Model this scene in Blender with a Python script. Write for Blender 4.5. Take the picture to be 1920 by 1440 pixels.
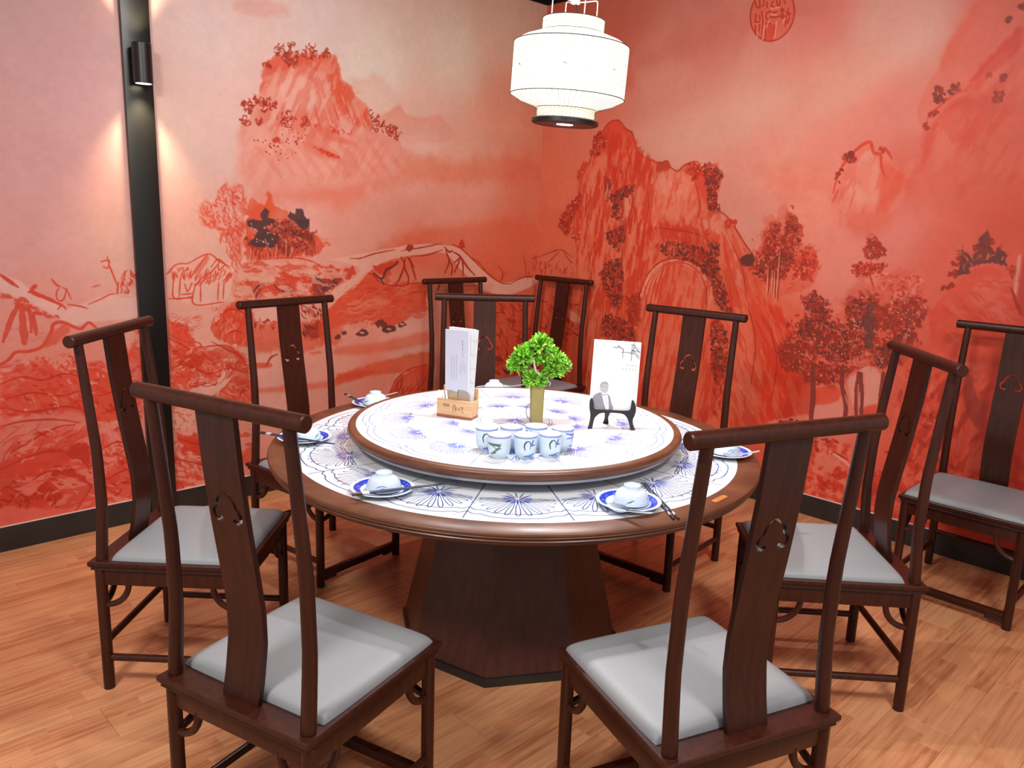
import bpy, bmesh, math, random
import numpy as np
from mathutils import Vector, Matrix
from mathutils.geometry import delaunay_2d_cdt
scene = bpy.context.scene
for o_ in list(bpy.data.objects): bpy.data.objects.remove(o_)
col = scene.collection
PI = math.pi
# ---------------------------------------------------------------- camera
FPX, PITCH, ROLL, CAMH = 1477.33, 0.2072, 0.0341, 1.6126
_r = np.array([1.0, 0, 0]); _u = np.array([0, math.sin(PITCH), math.cos(PITCH)]); _f = np.array([0, math.cos(PITCH), -math.sin(PITCH)])
RT = math.cos(ROLL) * _r + math.sin(ROLL) * _u
UP = -math.sin(ROLL) * _r + math.cos(ROLL) * _u
CAM = np.array([0, 0, CAMH])
cd = bpy.data.cameras.new('camera'); cam = bpy.data.objects.new('camera', cd); col.objects.link(cam)
cd.sensor_width = 36; cd.lens = FPX / 1920 * 36; cd.clip_start = 0.02
cam.matrix_world = Matrix([[RT[0], UP[0], -_f[0], 0], [RT[1], UP[1], -_f[1], 0], [RT[2], UP[2], -_f[2], CAMH], [0, 0, 0, 1]])
scene.camera = cam
# ---------------------------------------------------------------- world, lights, exposure
w = bpy.data.worlds.new('room_light'); scene.world = w; w.use_nodes = True
w.node_tree.nodes['Background'].inputs[0].default_value = (1.0, 0.95, 0.9, 1)
w.node_tree.nodes['Background'].inputs[1].default_value = 0.40
vs = scene.view_settings
vs.view_transform = 'Standard'; vs.look = 'None'; vs.gamma = 1.0; vs.use_curve_mapping = False; vs.exposure = 0.12
def area(name, loc, target, power, size, color=(1, 0.94, 0.86), spread=160):
    l = bpy.data.lights.new(name, 'AREA'); l.energy = power; l.shape = 'DISK'; l.size = size; l.color = color; l.spread = math.radians(spread)
    o = bpy.data.objects.new(name, l); col.objects.link(o); o.location = loc
    o.rotation_euler = (Vector(target) - Vector(loc)).to_track_quat('-Z', 'Y').to_euler(); return o
def spot(name, loc, target, power, angle, blend=0.6, size=0.03, color=(1, 0.93, 0.84)):
    l = bpy.data.lights.new(name, 'SPOT'); l.energy = power; l.spot_size = math.radians(angle); l.spot_blend = blend; l.shadow_soft_size = size; l.color = color
    o = bpy.data.objects.new(name, l); col.objects.link(o); o.location = loc
    o.rotation_euler = (Vector(target) - Vector(loc)).to_track_quat('-Z', 'Y').to_euler(); return o
area('ceiling_lamp', (-1.3, 0.5, 3.0), (-1.3, 2.7, 0.4), 54, 0.5, (1, 0.95, 0.9))
area('ceiling_lamp', (1.2, 0.6, 3.0), (1.3, 2.7, 0.4), 42, 0.5, (1, 0.95, 0.9))
area('ceiling_lamp', (0.1, 1.2, 3.04), (0.1, 1.9, 0), 15, 0.25, (1, 0.97, 0.95))
area('wall_fill', (-0.75, 3.0, 3.04), (-0.65, 5.0, 1.45), 18, 0.5, (1, 0.97, 0.95), 120)  # pair of fill lights added to brighten the mural walls
area('wall_fill', (0.95, 3.05, 3.04), (1.15, 4.9, 1.2), 17, 0.5, (1, 0.96, 0.93), 120)
spot('ceiling_spot', (-0.55, 3.75, 3.04), (-0.25, 2.75, 0.8), 70, 64, 0.8, 0.04, (1, 0.97, 0.96))
spot('ceiling_spot', (0.6, 3.6, 3.04), (0.3, 2.7, 0.8), 70, 64, 0.8, 0.04, (1, 0.97, 0.96))
# ---------------------------------------------------------------- helpers
def link(o): col.objects.link(o); return o
def thing(name, label, cat, loc=(0, 0, 0), rz=0, group=None):
    o = link(bpy.data.objects.new(name, None)); o.empty_display_size = 0.05
    o.location = loc; o.rotation_euler = (0, 0, rz); o['label'] = label; o['category'] = cat
    if group: o['group'] = group
    return o
def tag(o, label, cat, group=None):
    o['label'] = label; o['category'] = cat
    if group: o['group'] = group
    return o
def obj(name, bm, mat, parent=None, smooth=True, ang=35):
    me = bpy.data.meshes.new(name)
    if isinstance(bm, bmesh.types.BMesh):
        bmesh.ops.recalc_face_normals(bm, faces=bm.faces)
        bm.to_mesh(me); bm.free()
    else: me.from_pydata(*bm)
    if mat: me.materials.append(mat)
    if smooth:
        me.polygons.foreach_set('use_smooth', [True] * len(me.polygons))
        try: me.set_sharp_from_angle(angle=math.radians(ang))
        except Exception: pass
    o = link(bpy.data.objects.new(name, me))
    if parent: o.parent = parent
    return o
def struct(name, bm, mat, parent=None, **k):
    o = obj(name, bm, mat, parent, **k)
    if not parent: o['kind'] = 'structure'
    return o
def add(bm, src, M=None):
    me = bpy.data.meshes.new('tmp'); src.to_mesh(me); src.free()
    if M is not None: me.transform(M)
    bm.from_mesh(me); bpy.data.meshes.remove(me); return bm
def box(x0, x1, y0, y1, z0, z1, bev=0.0, seg=2):
    bm = bmesh.new(); bmesh.ops.create_cube(bm, size=1)
    for v in bm.verts: v.co = ((x0 + x1) / 2 + v.co.x * (x1 - x0), (y0 + y1) / 2 + v.co.y * (y1 - y0), (z0 + z1) / 2 + v.co.z * (z1 - z0))
    if bev: bmesh.ops.bevel(bm, geom=bm.edges[:], offset=bev, segments=seg, affect='EDGES', profile=0.6)
    return bm
def lathe(prof, n=48, closed=False):
    """prof: (r, z) list turned about z; closed joins last ring to first"""
    bm = bmesh.new(); rings = []
    for r, z in prof:
        if r < 1e-6: rings.append([bm.verts.new((0, 0, z))])
        else: rings.append([bm.verts.new((r * math.cos(2 * PI * i / n), r * math.sin(2 * PI * i / n), z)) for i in range(n)])
    prs = list(zip(rings, rings[1:])) + ([(rings[-1], rings[0])] if closed else [])
    for a, b in prs:
        for i in range(n):
            j = (i + 1) % n
            if len(a) == 1 and len(b) == 1: break
            if len(a) == 1: bm.faces.new((a[0], b[i], b[j]))
            elif len(b) == 1: bm.faces.new((a[i], b[0], a[j]))
            else: bm.faces.new((a[i], b[i], b[j], a[j]))
    return bm
def catmull(P, k=6):
    P = [np.array(p, float) for p in P]
    if len(P) < 3: return [P[0] + (P[-1] - P[0]) * t for t in np.linspace(0, 1, k + 1)]
    Q = [2 * P[0] - P[1]] + P + [2 * P[-1] - P[-2]]; out = []
    for i in range(1, len(Q) - 2):
        for t in np.linspace(0, 1, k, endpoint=False):
            a, b, c, d = Q[i - 1:i + 3]
            out.append(0.5 * (2 * b + (c - a) * t + (2 * a - 5 * b + 4 * c - d) * t * t + (3 * b - a - 3 * c + d) * t ** 3))
    return out + [P[-1]]
def tube(pts, r, n=10, cap=True, k=0, flat=1.0):
    """round bar along pts; r number or list"""
    if k: 
        if not np.isscalar(r): r = [x[0] for x in catmull([(a,) for a in r], k)]
        pts = catmull(pts, k)
    P = [Vector(p) for p in pts]; R = [r] * len(P) if np.isscalar(r) else r
    bm = bmesh.new(); rings = []; up = None
    for i, p in enumerate(P):
        t = (P[min(i + 1, len(P) - 1)] - P[max(i - 1, 0)]).normalized()
        if up is None: up = Vector((0, 0, 1)) if abs(t.z) < 0.9 else Vector((0, 1, 0))
        s = t.cross(up).normalized(); up = s.cross(t).normalized()
        rings.append([bm.verts.new(p + (s * math.cos(2 * PI * j / n) + up * math.sin(2 * PI * j / n) * flat) * R[i]) for j in range(n)])
    for a, b in zip(rings, rings[1:]):
        for j in range(n): bm.faces.new((a[j], a[(j + 1) % n], b[(j + 1) % n], b[j]))
    if cap: bm.faces.new(rings[0][::-1]); bm.faces.new(rings[-1])
    return bm
def rbar(p0, p1, r, n=14, bev=0.003):
    """straight round bar with softened ends"""
    p0, p1 = np.array(p0, float), np.array(p1, float); d = (p1 - p0) / np.linalg.norm(p1 - p0)
    return tube([p0, p0 + d * bev, p1 - d * bev, p1], [r - bev, r, r, r - bev], n)
def copy_tree(o, parent=None):
    c = o.copy(); col.objects.link(c)
    if parent: c.parent = parent; c.matrix_parent_inverse = o.matrix_parent_inverse
    for ch in o.children: copy_tree(ch, c)
    return c
# ---------------------------------------------------------------- materials
def lin(c): return tuple(((x / 255) / 12.92 if x / 255 <= 0.04045 else ((x / 255 + 0.055) / 1.055) ** 2.4) for x in c) + (1,)
def mat(name, c, rough=0.5, spec=0.5, metal=0, bump=0, bscale=60, var=0, coat=0, emit=None, estr=0):
    m = bpy.data.materials.new(name); m.use_nodes = True; nt = m.node_tree; b = nt.nodes['Principled BSDF']
    b.inputs['Base Color'].default_value = lin(c); b.inputs['Roughness'].default_value = rough
    b.inputs['Specular IOR Level'].default_value = spec; b.inputs['Metallic'].default_value = metal
    b.inputs['Coat Weight'].default_value = coat
    if emit: b.inputs['Emission Color'].default_value = lin(emit); b.inputs['Emission Strength'].default_value = estr
    if var or bump:
        tc = nt.nodes.new('ShaderNodeTexCoord'); no = nt.nodes.new('ShaderNodeTexNoise'); no.inputs['Scale'].default_value = bscale; no.inputs['Detail'].default_value = 5
        nt.links.new(tc.outputs['Object'], no.inputs['Vector'])
        if var:
            hs = nt.nodes.new('ShaderNodeMix'); hs.data_type = 'RGBA'; a = lin(c)
            hs.inputs[6].default_value = tuple(x * (1 - var) for x in a[:3]) + (1,); hs.inputs[7].default_value = tuple(min(1, x * (1 + var)) for x in a[:3]) + (1,)
            nt.links.new(no.outputs['Fac'], hs.inputs[0]); nt.links.new(hs.outputs[2], b.inputs['Base Color'])
        if bump:
            bp = nt.nodes.new('ShaderNodeBump'); bp.inputs['Strength'].default_value = bump; bp.inputs['Distance'].default_value = 0.002
            nt.links.new(no.outputs['Fac'], bp.inputs['Height']); nt.links.new(bp.outputs[0], b.inputs['Normal'])
    return m
def wood(name, c0, c1, rough=0.4, stretch=(60, 60, 6), scale=1.0, coat=0.15, spec=0.5):
    m = mat(name, c0, rough, spec, coat=coat); nt = m.node_tree; b = nt.nodes['Principled BSDF']; b.inputs['Coat Roughness'].default_value = 0.25
    tc = nt.nodes.new('ShaderNodeTexCoord'); mp = nt.nodes.new('ShaderNodeMapping'); mp.inputs['Scale'].default_value = [s * scale for s in stretch]
    no = nt.nodes.new('ShaderNodeTexNoise'); no.inputs['Scale'].default_value = 1; no.inputs['Detail'].default_value = 6; no.inputs['Roughness'].default_value = 0.6
    rp = nt.nodes.new('ShaderNodeValToRGB'); rp.color_ramp.elements[0].position = 0.32; rp.color_ramp.elements[1].position = 0.7
    rp.color_ramp.elements[0].color = lin(c0); rp.color_ramp.elements[1].color = lin(c1)
    nt.links.new(tc.outputs['Object'], mp.inputs[0]); nt.links.new(mp.outputs[0], no.inputs['Vector']); nt.links.new(no.outputs['Fac'], rp.inputs[0]); nt.links.new(rp.outputs[0], b.inputs['Base Color'])
    bp = nt.nodes.new('ShaderNodeBump'); bp.inputs['Strength'].default_value = 0.12; bp.inputs['Distance'].default_value = 0.001
    nt.links.new(no.outputs['Fac'], bp.inputs['Height']); nt.links.new(bp.outputs[0], b.inputs['Normal'])
    return m
def print_mat(name, img, rough=0.5, spec=0.4, coat=0.0, bump=0.0):
    m = mat(name, (200, 200, 200), rough, spec, coat=coat); nt = m.node_tree; b = nt.nodes['Principled BSDF']
    t = nt.nodes.new('ShaderNodeTexImage'); t.image = img; t.extension = 'EXTEND'; nt.links.new(t.outputs[0], b.inputs['Base Color'])
    if bump:
        tc = nt.nodes.new('ShaderNodeTexCoord'); no = nt.nodes.new('ShaderNodeTexNoise'); no.inputs['Scale'].default_value = 90; no.inputs['Detail'].default_value = 6
        bp = nt.nodes.new('ShaderNodeBump'); bp.inputs['Strength'].default_value = bump; bp.inputs['Distance'].default_value = 0.003
        nt.links.new(tc.outputs['Object'], no.inputs['Vector']); nt.links.new(no.outputs['Fac'], bp.inputs['Height']); nt.links.new(bp.outputs[0], b.inputs['Normal'])
    return m
# ---------------------------------------------------------------- ink painter: draws prints (mural, table decor, paper) in memory
rng = np.random.default_rng(7)
def vnoise(h, w, cell, seed=0, octv=4, aniso=(1, 1)):
    r = np.random.default_rng(seed); out = np.zeros((h, w), np.float32); amp = 1; tot = 0
    for o in range(octv):
        cy, cx = cell * aniso[1] / 2 ** o, cell * aniso[0] / 2 ** o
        if min(cx, cy) < 1: break
        g = r.random((int(h / cy) + 3, int(w / cx) + 3)).astype(np.float32)
        y = np.arange(h) / cy; x = np.arange(w) / cx; yi = y.astype(int); xi = x.astype(int)
        fy = (y - yi); fx = (x - xi); fy = (fy * fy * (3 - 2 * fy)).astype(np.float32)[:, None]; fx = (fx * fx * (3 - 2 * fx)).astype(np.float32)[None]
        a = g[yi][:, xi]; b = g[yi][:, xi + 1]; c = g[yi + 1][:, xi]; d = g[yi + 1][:, xi + 1]
        out += amp * ((a * (1 - fx) + b * fx) * (1 - fy) + (c * (1 - fx) + d * fx) * fy); tot += amp; amp *= 0.55
    return out / tot
def P_(s): return [tuple(float(t) for t in q.split(',')) for q in s.split()] if isinstance(s, str) else s
class Canvas:
    def __init__(s, w, h, bg=(1, 1, 1), tf=None, k=1.0, seed=1):
        s.w, s.h = w, h; s.a = np.empty((h, w, 3), np.float32); s.a[:] = bg; s.tf = tf or (lambda p: p); s.k = k
        s.n1 = vnoise(h, w, 34, seed, 5) - 0.5; s.n2 = vnoise(h, w, 9, seed + 1, 3) - 0.5
    def box(s, q, m):
        x0 = max(0, int(q[:, 0].min() - m)); x1 = min(s.w, int(q[:, 0].max() + m) + 2); y0 = max(0, int(q[:, 1].min() - m)); y1 = min(s.h, int(q[:, 1].max() + m) + 2)
        return x0, x1, y0, y1
    def put(s, b, cov, c):
        x0, x1, y0, y1 = b; v = s.a[y0:y1, x0:x1]; v += (np.array(c, np.float32) / 255 - v) * cov[..., None]
    def stroke(s, pts, wd, c, a=1.0, taper=0.5, k=6, rough=0.25):
        q = np.array(s.tf(np.array(P_(pts), float)), float)
        if len(q) > 2: q = np.array(catmull(q, k))
        r = wd * s.k / 2; b = s.box(q, r + 2); x0, x1, y0, y1 = b
        if x1 <= x0 or y1 <= y0: return
        X, Y = np.meshgrid(np.arange(x0, x1) + .5, np.arange(y0, y1) + .5); best = np.full(X.shape, 1e9)
        n = len(q) - 1
        for i in range(n):
            d = q[i + 1] - q[i]; L = d @ d + 1e-9; t = np.clip(((X - q[i, 0]) * d[0] + (Y - q[i, 1]) * d[1]) / L, 0, 1)
            g = (i + t) / n; rr = r * (1 - taper * np.abs(2 * g - 1) ** 2)
            np.minimum(best, np.hypot(X - q[i, 0] - t * d[0], Y - q[i, 1] - t * d[1]) - rr, out=best)
        if rough: best = best + s.n2[y0:y1, x0:x1] * rough * 2 * r
        s.put(b, np.clip(0.5 - best, 0, 1) * a, c)
    def sdf(s, q, X, Y):
        d = np.full(X.shape, 1e9); ins = np.zeros(X.shape, bool)
        for i in range(len(q)):
            x1, y1 = q[i]; x2, y2 = q[(i + 1) % len(q)]; dx, dy = x2 - x1, y2 - y1; L = dx * dx + dy * dy + 1e-9
            t = np.clip(((X - x1) * dx + (Y - y1) * dy) / L, 0, 1); np.minimum(d, (X - x1 - t * dx) ** 2 + (Y - y1 - t * dy) ** 2, out=d)
            if abs(dy) > 1e-9:
                cr = ((y1 > Y) != (y2 > Y)); ins ^= cr & (X < (Y - y1) * dx / dy + x1)
        d = np.sqrt(d); return np.where(ins, -d, d)
    def wash(s, pts, c, a=1.0, soft=2.0, nz=0.0, nz2=0.0, mod=0.0, smooth=True, fade=None, aniso=None):
        """soft polygon; nz/nz2 wobble of the outline in photo px, mod mottles the tone, fade=(x0,y0,x1,y1) lets the tone run out"""
        q = np.array(s.tf(np.array(P_(pts), float)), float)
        if smooth and len(q) > 3: q = np.array(catmull(list(q) + [q[0]], 3))[:-1]
        m = (soft + nz + nz2) * s.k + 3; b = s.box(q, m); x0, x1, y0, y1 = b
        if x1 <= x0 or y1 <= y0: return
        X, Y = np.meshgrid(np.arange(x0, x1) + .5, np.arange(y0, y1) + .5); d = s.sdf(q, X, Y)
        n1 = s.n1[y0:y1, x0:x1]; n2 = s.n2[y0:y1, x0:x1]
        d = d + (n1 * nz * 3 + n2 * nz2 * 2) * s.k
        cov = np.clip(0.5 - d / (soft * s.k * 1.4 + .8), 0, 1); cov = cov * cov * (3 - 2 * cov) * a
        if mod: cov = cov * np.clip(1 + n1 * mod * 3 + n2 * mod, 0, 1.2)
        if fade:
            f = np.array(s.tf(np.array([fade[:2], fade[2:]], float))); dv = f[1] - f[0]
            cov = cov * np.clip(1 - ((X - f[0, 0]) * dv[0] + (Y - f[0, 1]) * dv[1]) / (dv @ dv), 0, 1)
        s.put(b, np.clip(cov, 0, 1), c)
    def grain(s, pts, cd, cl, cell=7, an=(1, 5), slant=0.0, amt=0.6, seed=1, soft=4, lo=.46, hi=.55):
        """broken brush texture: dark and light streaks inside a polygon"""
        q = np.array(s.tf(np.array(P_(pts), float)), float); b = s.box(q, soft * s.k + 3); x0, x1, y0, y1 = b
        if x1 <= x0 or y1 <= y0: return
        h, w_ = y1 - y0, x1 - x0; sh = (np.arange(h) * slant).astype(int); sh -= sh.min(); n = vnoise(h, w_ + int(sh.max()) + 1, cell * s.k, seed, 3, an)
        n = np.stack([n[i, sh[i]:sh[i] + w_] for i in range(h)]); X, Y = np.meshgrid(np.arange(x0, x1) + .5, np.arange(y0, y1) + .5)
        m = np.clip(.5 - (s.sdf(q, X, Y) + s.n1[y0:y1, x0:x1] * 30 * s.k) / (soft * s.k * 1.5), 0, 1) * amt
        st = lambda a, c: np.clip((n - a) / (c - a), 0, 1)
        s.put(b, st(hi, hi + .05) * m, cd); s.put(b, st(lo, lo - .05) * m, cl)
    def inside(s, pts, n):
        q = np.array(P_(pts), float); lo, hi = q.min(0), q.max(0); out = []
        while len(out) < n:
            p = lo + rng.random((n * 2, 2)) * (hi - lo); d = s.sdf(q, p[:, 0], p[:, 1]); out += [t for t in p[d < 0]]
        return out[:n]
    def dabs(s, pts, n, ln, wd, cols, a=0.9, ang=None, spread=0.5, curl=0.5):
        for p in s.inside(pts, n):
            th = rng.random() * 2 * PI if ang is None else math.radians(ang) + (rng.random() - .5) * 2 * spread
            l = ln * (0.5 + rng.random()); d = np.array([math.cos(th), math.sin(th)]); nrm = np.array([-d[1], d[0]]) * l * curl * (rng.random() - .5) * 0.9
            s.stroke([p - d * l / 2, p + nrm, p + d * l / 2], wd * (0.6 + 0.8 * rng.random()), cols[rng.integers(len(cols))], a * (0.7 + 0.3 * rng.random()), 0.7, 3)
    def dots(s, pts, n, sz, cols, a=0.9):
        for p in s.inside(pts, n): s.stroke([p, p + rng.random(2) * sz], sz * (0.6 + 0.7 * rng.random()), cols[rng.integers(len(cols))], a, 0.2)
    def image(s, name):
        im = bpy.data.images.new(name, s.w, s.h); px = np.ones((s.h, s.w, 4), np.float32); px[..., :3] = np.clip(s.a, 0, 1)[::-1]
        im.pixels.foreach_set(px.ravel()); im.update(); im.pack(); return im
# ---------------------------------------------------------------- room geometry
CX, CY = 0.1572, 5.9095; TH = math.radians(44.25); HC = 3.09
NL = np.array([math.sin(TH), -math.cos(TH), 0]); NR = np.array([-math.cos(TH), -math.sin(TH), 0])   # wall normals into the room
DL = np.array([-math.cos(TH), -math.sin(TH), 0]); DR = np.array([math.sin(TH), -math.cos(TH), 0])   # along the walls, away from the corner
CORNER = np.array([CX, CY, 0]); SL, SR = 5.2, 5.0
def ray(u, v): return ((u - 960) / FPX) * RT - ((v - 720) / FPX) * UP + _f
def on_plane(u, v, p0, n): d = ray(u, v); return CAM + d * ((p0 - CAM) @ n) / (d @ n)
def at_z(u, v, z): d = ray(u, v); return CAM + d * ((z - CAMH) / d[2])
RES = 0.0028
def tfwall(n, dr, right):
    def f(p):
        u = (p[:, 0:1] - 960) / FPX; v = (p[:, 1:2] - 720) / FPX; d = u * RT - v * UP + _f
        X = CAM + d * (((CORNER - CAM) @ n) / (d @ n))[:, None]; s = (X - CORNER) @ dr
        return np.stack([(s if right else SL - s) / RES, (HC - X[:, 2]) / RES], 1)
    return f
def field(cv, pts, inv):
    """smooth print tone through given points (photo px) by inverse distance"""
    q = np.array([p[:2] for p in pts], float); c = np.array([p[2:] for p in pts], float) / 255; k = 12
    h, w_ = cv.h // k + 2, cv.w // k + 2; X, Y = np.meshgrid((np.arange(w_)) * k, (np.arange(h)) * k); Q = cv.tf(q)
    W = 1 / ((X[..., None] - Q[:, 0]) ** 2 + (Y[..., None] - Q[:, 1]) ** 2 + 900) ** 1.6
    g = (W @ c) / W.sum(-1)[..., None]
    y = np.arange(cv.h) / k; x = np.arange(cv.w) / k; yi = y.astype(int); xi = x.astype(int); fy = (y - yi)[:, None, None]; fx = (x - xi)[None, :, None]
    cv.a[:] = (g[yi][:, xi] * (1 - fx) + g[yi][:, xi + 1] * fx) * (1 - fy) + (g[yi + 1][:, xi] * (1 - fx) + g[yi + 1][:, xi + 1] * fx) * fy
# print inks
Mr, Rd, Rb, Dk, Kk, Lt, Pk = (206, 84, 60), (203, 62, 40), (222, 72, 48), (150, 44, 28), (92, 46, 42), (216, 150, 136), (214, 122, 104)
def tree(cv, crown, n, big=9, cols=(Dk, Kk), spots=True, back=None, ink=1.0):
    if back: cv.wash(crown, back, 0.55, 4, 10, 6, 0.5)
    cv.wash(crown, cols[-1], 0.62 * ink, 1.5, 12, 9, 1.3)
    cv.dabs(crown, int(n * 1.5), big * .72, 3.6, cols, 0.92 * ink, None, 1, 1.0)
    q = np.array(P_(crown)); q = q.mean(0) + (q - q.mean(0)) * 1.24
    cv.dabs(q, int(n * .7), big * .7, 4.2, (cols[0], (176, 54, 36)), 0.9 * ink, None, 1, 1.0)
    if spots: cv.dots(crown, n // 3, 2.2, [(225, 130, 110), (214, 100, 80)], 0.8)
def build_left():
    W, H = int(SL / RES), int(HC / RES); cv = Canvas(W, H, (.8, .5, .45), tfwall(NL, DL, False), 1.16, 11)
    field(cv, [(-300, 300, 212, 150, 148), (0, 0, 216, 158, 155), (120, 150, 214, 150, 150), (60, 300, 214, 146, 146), (100, 420, 213, 142, 138), (330, 250, 215, 165, 152), (380, 60, 210, 166, 160), (420, 250, 213, 160, 150), (600, 40, 212, 172, 164), (700, 120, 213, 180, 166), (850, 100, 214, 176, 156), (950, 60, 212, 158, 136), (780, 250, 212, 152, 136), (950, 200, 210, 126, 100), (1010, 200, 208, 116, 88), (880, 300, 210, 138, 116), (1000, 330, 208, 104, 76), (860, 400, 210, 122, 102), (980, 430, 207, 98, 70), (620, 330, 213, 118, 100), (560, 420, 214, 138, 124), (700, 420, 212, 130, 112), (760, 490, 209, 98, 70), (640, 470, 213, 130, 112), (930, 540, 208, 88, 58), (880, 620, 206, 96, 70), (980, 640, 205, 80, 52), (0, 470, 213, 140, 134), (200, 440, 215, 150, 136), (380, 440, 215, 146, 130), (40, 560, 216, 128, 116), (100, 690, 218, 116, 100), (40, 830, 220, 98, 82), (60, 960, 222, 92, 76), (380, 640, 218, 140, 122), (360, 790, 220, 134, 116), (400, 900, 220, 118, 98), (520, 740, 216, 140, 124), (640, 700, 212, 128, 110), (700, 690, 212, 112, 90), (760, 640, 212, 138, 118), (800, 720, 210, 110, 86), (600, 860, 214, 110, 90), (-200, 900, 218, 100, 84), (960, 800, 205, 80, 55)], 0)
    S, Wh, T, D = cv.stroke, cv.wash, cv.dabs, cv.dots
    # mist bands
    Wh('640,300 760,285 860,300 980,290 1010,330 900,345 780,340 690,350', (208, 92, 64), .55, 26, 12)
    Wh('780,430 880,415 1005,420 1005,520 880,520 760,500 700,480', (207, 84, 54), .6, 24, 10)
    Wh('470,340 620,340 700,330 660,390 560,380 480,400', (210, 96, 74), .5, 22, 10)
    Wh('440,0 520,0 545,24 500,30 440,20', (206, 130, 118), .5, 8, 4)
    # distant hills
    Wh('655,147 680,148 700,141 720,148 745,175 790,190 830,205 830,260 760,240 690,230', (210, 150, 132), .7, 7, 3, fade=(700, 140, 730, 250))
    Wh('712,215 735,205 750,197 762,212 790,222 815,214 830,224 850,260 740,275 700,260', (208, 118, 96), .8, 6, 2, fade=(750, 200, 760, 300))
    # crag with trees on top, cut off at the panel seam
    crag = '452,235 467,225 484,178 494,150 499,120 514,104 535,97 561,103 584,96 604,104 627,103 637,126 642,150 659,161 666,180 687,195 694,217 700,245 750,262 758,300 735,330 660,345 560,352 452,352'
    Wh(crag, (209, 108, 90), .92, 2, 1, 1, smooth=False, fade=(560, 120, 610, 460))
    Wh('452,238 480,236 520,262 600,276 690,262 752,290 740,330 640,350 452,348', (214, 132, 114), .7, 14, 6)
    Wh('489,165 497,130 512,108 540,104 566,112 560,126 520,132 510,150 500,170 492,178', (205, 84, 62), .8, 4, 3, 2)
    Wh('566,112 600,108 628,106 636,128 641,152 658,164 668,186 690,206 694,236 660,232 640,212 622,176 610,150 590,132', (205, 82, 58), .85, 5, 4, 3, .5)
    Wh('527,148 560,140 586,152 592,178 582,200 552,204 532,198 522,170', (214, 142, 128), .8, 6, 5)
    Wh('596,130 612,140 618,170 614,200 602,190 594,160', (214, 140, 122), .5, 8, 5)
    cv.grain('490,170 500,125 540,110 626,106 640,150 690,200 696,246 640,262 560,262 490,240', (202, 74, 52), (218, 148, 130), 10, (1, 3.2), .45, .38, 60, 10)
    cv.grain('456,244 700,250 750,300 700,340 460,345', (207, 96, 76), (218, 144, 128), 16, (1, 2.6), .5, .3, 61, 16)
    for x, y, l in ((640, 176, 30), (652, 190, 40), (668, 200, 40), (630, 200, 34), (612, 206, 40), (676, 214, 26), (600, 170, 40)): S([(x, y), (x + 6, y + l * .5), (x + 14, y + l)], 3.2, (216, 140, 120), .6, .7)
    for x, y, l in ((646, 186, 36), (660, 196, 40), (624, 190, 36), (590, 196, 46), (574, 212, 30), (680, 206, 26)): S([(x, y), (x + 5, y + l * .5), (x + 12, y + l)], 4, (202, 72, 50), .55, .7)
    Wh('585,232 620,244 650,262 668,270 640,268 606,256', (207, 88, 66), .6, 5, 3); Wh('560,268 600,272 640,300 600,296', (206, 88, 66), .5, 7, 4); Wh('470,290 520,296 600,320 560,340 480,330', (213, 128, 112), .5, 12)
    for x in range(480, 740, 26): S([(x, 262 + rng.integers(14)), (x + 20, 292), (x + 46, 330)], 12, (207, 98, 76) if x % 52 else (216, 140, 124), .28, .5)
    bush = lambda p, n, c=(Dk, (170, 50, 32)), ln=9, wd=2.6: T(p, n, ln, wd, c, .9, None, 1, 1.3)
    bush('512,106 522,84 550,82 560,100 552,128 540,132 528,104', 60, ((150, 60, 46), Dk)); bush('562,106 574,84 588,78 592,104 600,112 580,112', 34, ((190, 66, 44), Dk)); bush('598,108 604,92 622,94 618,110', 16, ((180, 60, 40), Dk))
    bush('494,122 504,114 512,124 500,128', 10); bush('452,192 478,178 486,190 470,212 456,208', 40, ln=8); bush('488,184 512,178 520,196 508,214 490,208', 34, ln=8); bush('446,226 462,218 470,232 452,236', 16, ln=7); bush('476,222 494,222 490,234', 10)
    bush('526,212 548,208 544,236 528,240', 22, ln=8); bush('564,220 580,226 570,242', 10, ln=8); bush('692,206 706,214 722,232 740,234 752,252 740,262 718,248 698,246', 66, ln=8); bush('590,236 630,244 660,250 626,248', 12, ((196, 60, 40),))
    D('510,200 580,226 570,270 530,268', 46, 2.2, (Dk, (190, 60, 44))); D('474,262 560,262 566,300 490,300', 30, 2.4, (Dk, (196, 64, 48))); Wh('510,262 520,256 526,264 514,268', (180, 54, 36), .9, 2); Wh('590,276 612,284 636,296 610,290', (200, 62, 40), .7, 3, 3, 3); bush('592,276 640,296 620,290', 10, ((190, 54, 36),))
    # village grove
    Wh('372,395 382,378 404,382 408,360 420,344 432,350 448,346 460,360 462,420 456,470 448,500 434,470 420,440 402,430 380,420', (214, 100, 80), .55, 3, 6, 5, .6)
    T('374,398 386,380 404,384 410,362 424,344 450,348 462,380 460,430 446,446 420,440 404,432 380,420', 190, 12, 3.2, ((206, 72, 52), (212, 90, 70)), .85, 60, .9, 1.0); T('404,432 430,440 452,450 456,500 446,510', 50, 14, 3, ((206, 76, 54),), .7, 70, .5)
    T('384,384 410,366 450,352 455,420 410,425', 60, 10, 3, ((220, 150, 134),), .7, 65, .8, 1.1)
    Wh('458,400 470,378 492,374 500,362 512,362 514,380 540,400 560,420 592,440 612,462 580,480 520,486 470,490 456,470', (206, 72, 44), .75, 3, 8, 6, .5)
    tree(cv, '512,418 540,414 560,424 584,432 590,455 584,476 560,470 540,480 520,460', 80, 8, (Dk, Kk)); tree(cv, '466,450 500,436 520,450 524,468 500,466 470,466', 34, 8, (Dk, Kk))
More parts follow.
